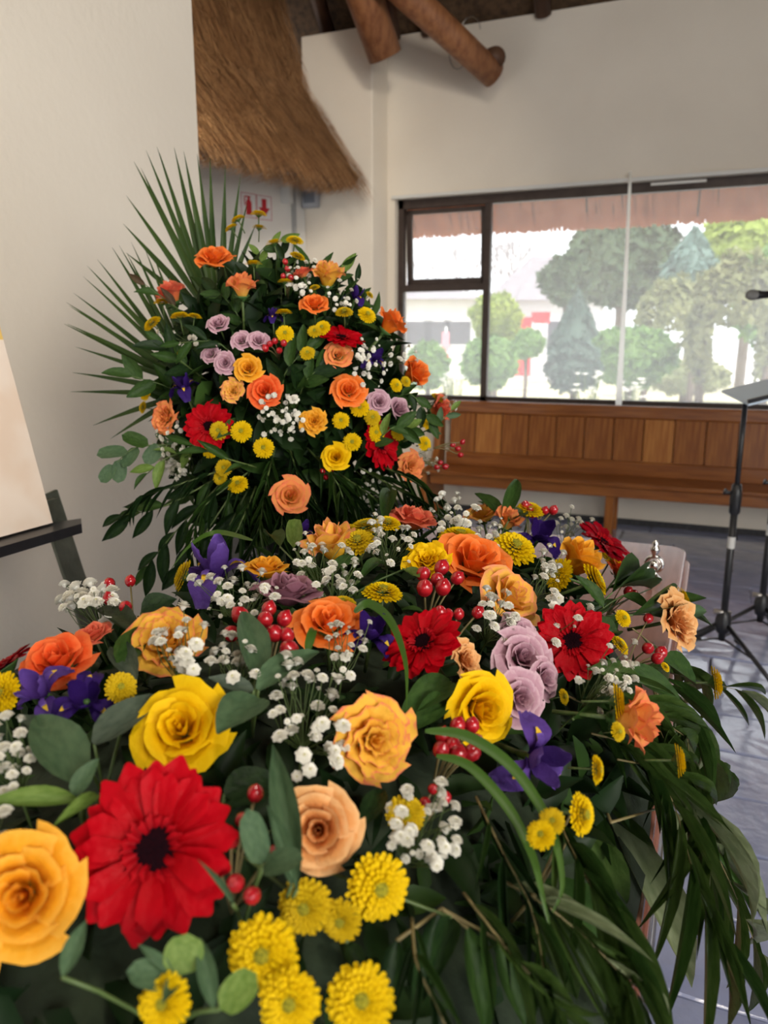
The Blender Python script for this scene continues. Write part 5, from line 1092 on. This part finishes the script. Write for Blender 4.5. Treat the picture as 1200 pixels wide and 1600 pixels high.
# ---- palm fans
def palm(label, org_px, zo, tips, zt, wpx, up):
    o_ = at(*org_px, zo); e = empty('palm_frond', label, 'palm leaf', o_, 'palm fronds behind the pedestal arrangement'); r_ = random.Random(label)
    root = bc_+V((0, .03, -.05)); ob('stem', MB().tube(arc_pts(root-o_, V((0, 0, 0)), .01, 6), [.004, .004, .004, .0035, .003, .003], 8).mesh('stem'), palm_green, e)
    for i, (x, y) in enumerate(tips):
        t = at(x, y, zt+r_.uniform(-.03, .03)); s_ = V((r_.uniform(-.012, .012), 0, r_.uniform(-.012, .012))); d_ = t-o_; L = d_.length; droop = r_.uniform(.0, .03)
        f_ = -Fv; sd = d_.normalized().cross(f_).normalized(); hw = wpx*zt/FPX/2*r_.uniform(.85, 1.1); mb = MB(); vs = []
        for j in range(9):
            v = j/8; w_ = hw*(.35+.65*min(1, v*3))*(1 if v < .45 else max(.03, 1-((v-.45)/.55)**1.25)); p = s_+(d_-s_)*v+V((0, 0, -droop*v*v))+V((0, 0, droop*v)); vs += [p-sd*w_+f_*w_*.6, p, p+sd*w_+f_*w_*.6]
        mb.add(vs, [(j*3+k, j*3+k+1, j*3+4+k, j*3+3+k) for j in range(8) for k in (0, 1)]); ob('leaflet', mb.mesh('leaflet'), palm_green, e)
palm('upper palm fan rising behind the pedestal arrangement against the wall edge', (342, 520), 1.80, [(197, 395), (193, 350), (197, 305), (209, 252), (220, 262), (228, 234), (245, 229), (249, 238), (272, 230), (287, 236), (308, 240), (328, 246), (352, 260), (376, 272), (386, 318), (400, 350)], 1.86, 10.5, 1)
palm('lower palm fan spreading left of the pedestal arrangement', (312, 612), 1.74, [(225, 385), (205, 378), (175, 386), (186, 383), (152, 405), (136, 415), (130, 432), (115, 458), (103, 472), (108, 478), (100, 506), (118, 542), (105, 506), (113, 582), (110, 612), (145, 665), (172, 686), (198, 395), (240, 400)], 1.80, 8.5, 0)
# ---- leaf sprays of the pedestal arrangement
def bsp(label, path, n, size, asp, kind, m, m2=None, spread=.75, droop=.1, name='leaf_spray', zo=1.62):
    pts = [at(x, y, z or zo) for x, y, z in path]; q = []
    for i in range(len(pts)-1):
        a_, b_, c_, d_ = pts[max(i-1, 0)], pts[i], pts[i+1], pts[min(i+2, len(pts)-1)]
        for k in range(4): t = k/4; q.append(.5*((2*b_)+(c_-a_)*t+(2*a_-5*b_+4*c_-d_)*t*t+(3*b_-a_-3*c_+d_)*t**3))
    q.append(pts[-1])
    return sprig(name, label, 'leaf spray', q, n, kind, m, size, asp, 'leaf sprays'+GR['b'], ((CAM-q[-1]).normalized()+V((0, 0, .25))).normalized(), spread, m2, .15, .0018, droop)
bsp('glossy green leaf tip at the far left beside the lower palm fan', [(300, 620, 1.62), (250, 600, 1.58), (205, 588, 1.56)], 5, .062, .46, 'ovate', leaf_mid)
bsp('eucalyptus sprig with round leaves sticking out at the lower left', [(320, 690, 1.62), (260, 695, 1.56), (210, 700, 1.54), (178, 728, 1.53)], 8, .058, .62, 'round', leaf_euc, leaf_mid)
bsp('light green folded leaves below the eucalyptus sprig', [(310, 700, 1.6), (262, 715, 1.55), (230, 740, 1.54)], 5, .065, .36, 'lance', leaf_light, leaf_mid)
bsp('bronze leaf poking left above the red-coral rose', [(300, 500, 1.66), (268, 475, 1.62), (226, 444, 1.6)], 4, .055, .36, 'lance', leaf_brown, leaf_mid, .4)
bsp('dark leaves between the palm fans and the mauve roses', [(330, 600, 1.6), (290, 570, 1.52), (255, 540, 1.5)], 8, .065, .38, 'ovate', leaf_dark, leaf_mid)
bsp('dark leaves below the upper orange rose', [(400, 560, 1.6), (370, 490, 1.54), (340, 455, 1.55)], 8, .06, .42, 'ovate', leaf_dark, leaf_mid)
bsp('horizontal dark leaves right of the left chrysanthemums', [(400, 600, 1.55), (345, 538, 1.48), (280, 536, 1.47)], 6, .065, .32, 'lance', leaf_mid, leaf_dark)
bsp('pale green leaves at the top of the pedestal arrangement', [(420, 500, 1.6), (415, 430, 1.6), (405, 395, 1.62), (440, 375, 1.62)], 8, .045, .42, 'ovate', leaf_light, leaf_mid)
bsp('upright green leaves at the top centre', [(440, 520, 1.6), (440, 450, 1.6), (445, 395, 1.62)], 8, .05, .40, 'ovate', leaf_mid, leaf_dark)
bsp('two light leaves above the upper yellow pink-rimmed rose', [(490, 520, 1.6), (512, 460, 1.62), (535, 424, 1.62)], 5, .05, .42, 'ovate', leaf_light, leaf_mid)
bsp('dark pointed leaf above the upper right iris', [(540, 520, 1.6), (550, 475, 1.62), (556, 442, 1.62)], 4, .05, .30, 'lance', leaf_dark, leaf_mid, .4)
bsp('dark leaves in the centre beneath the round peach rose', [(460, 650, 1.55), (475, 600, 1.48), (500, 575, 1.47)], 8, .065, .42, 'ovate', leaf_dark, leaf_mid)
bsp('dark leaves beneath the inner mauve roses', [(440, 650, 1.55), (445, 585, 1.47), (480, 545, 1.47)], 8, .06, .42, 'ovate', leaf_mid, leaf_dark)
bsp('leaves on the right flank between the coral rose and the window', [(590, 640, 1.6), (640, 615, 1.58), (672, 660, 1.58)], 8, .048, .48, 'ovate', leaf_mid, leaf_dark)
bsp('small pale leaves sticking out toward the pew', [(630, 690, 1.62), (680, 665, 1.6), (706, 640, 1.6)], 5, .035, .42, 'ovate', leaf_euc, leaf_light)
bsp('green leaves beside the right gerbera', [(560, 720, 1.55), (610, 670, 1.5), (640, 670, 1.52)], 8, .05, .45, 'ovate', leaf_mid, leaf_light)
bsp('mid green leaf lying under the left chrysanthemums', [(400, 730, 1.5), (350, 715, 1.45), (300, 695, 1.45)], 4, .07, .24, 'lance', leaf_mid, None, .35)
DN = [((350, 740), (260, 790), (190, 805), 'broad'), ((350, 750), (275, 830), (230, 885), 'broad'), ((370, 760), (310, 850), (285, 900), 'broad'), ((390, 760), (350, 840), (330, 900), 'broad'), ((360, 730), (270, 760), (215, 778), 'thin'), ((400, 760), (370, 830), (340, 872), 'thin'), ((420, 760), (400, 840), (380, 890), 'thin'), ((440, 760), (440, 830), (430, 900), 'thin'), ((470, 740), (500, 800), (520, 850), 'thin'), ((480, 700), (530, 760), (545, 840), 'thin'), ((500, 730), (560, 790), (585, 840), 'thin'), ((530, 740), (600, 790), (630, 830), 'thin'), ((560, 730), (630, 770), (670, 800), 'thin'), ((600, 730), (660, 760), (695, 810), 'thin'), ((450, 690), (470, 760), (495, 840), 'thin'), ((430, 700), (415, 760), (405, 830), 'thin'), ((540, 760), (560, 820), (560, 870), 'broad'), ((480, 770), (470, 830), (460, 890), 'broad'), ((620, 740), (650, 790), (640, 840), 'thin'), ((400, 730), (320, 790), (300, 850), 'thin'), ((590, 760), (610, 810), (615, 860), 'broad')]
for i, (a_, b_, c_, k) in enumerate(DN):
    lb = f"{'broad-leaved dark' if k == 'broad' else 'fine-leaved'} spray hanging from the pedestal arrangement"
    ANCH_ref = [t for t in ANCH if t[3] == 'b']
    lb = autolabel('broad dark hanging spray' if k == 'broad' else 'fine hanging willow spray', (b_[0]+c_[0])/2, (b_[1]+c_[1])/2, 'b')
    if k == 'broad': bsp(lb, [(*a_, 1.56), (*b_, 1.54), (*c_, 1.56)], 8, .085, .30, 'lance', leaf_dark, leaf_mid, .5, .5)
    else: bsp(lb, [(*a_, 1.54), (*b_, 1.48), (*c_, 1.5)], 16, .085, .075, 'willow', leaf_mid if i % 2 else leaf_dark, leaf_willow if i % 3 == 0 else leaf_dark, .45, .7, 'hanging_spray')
#INCLUDE
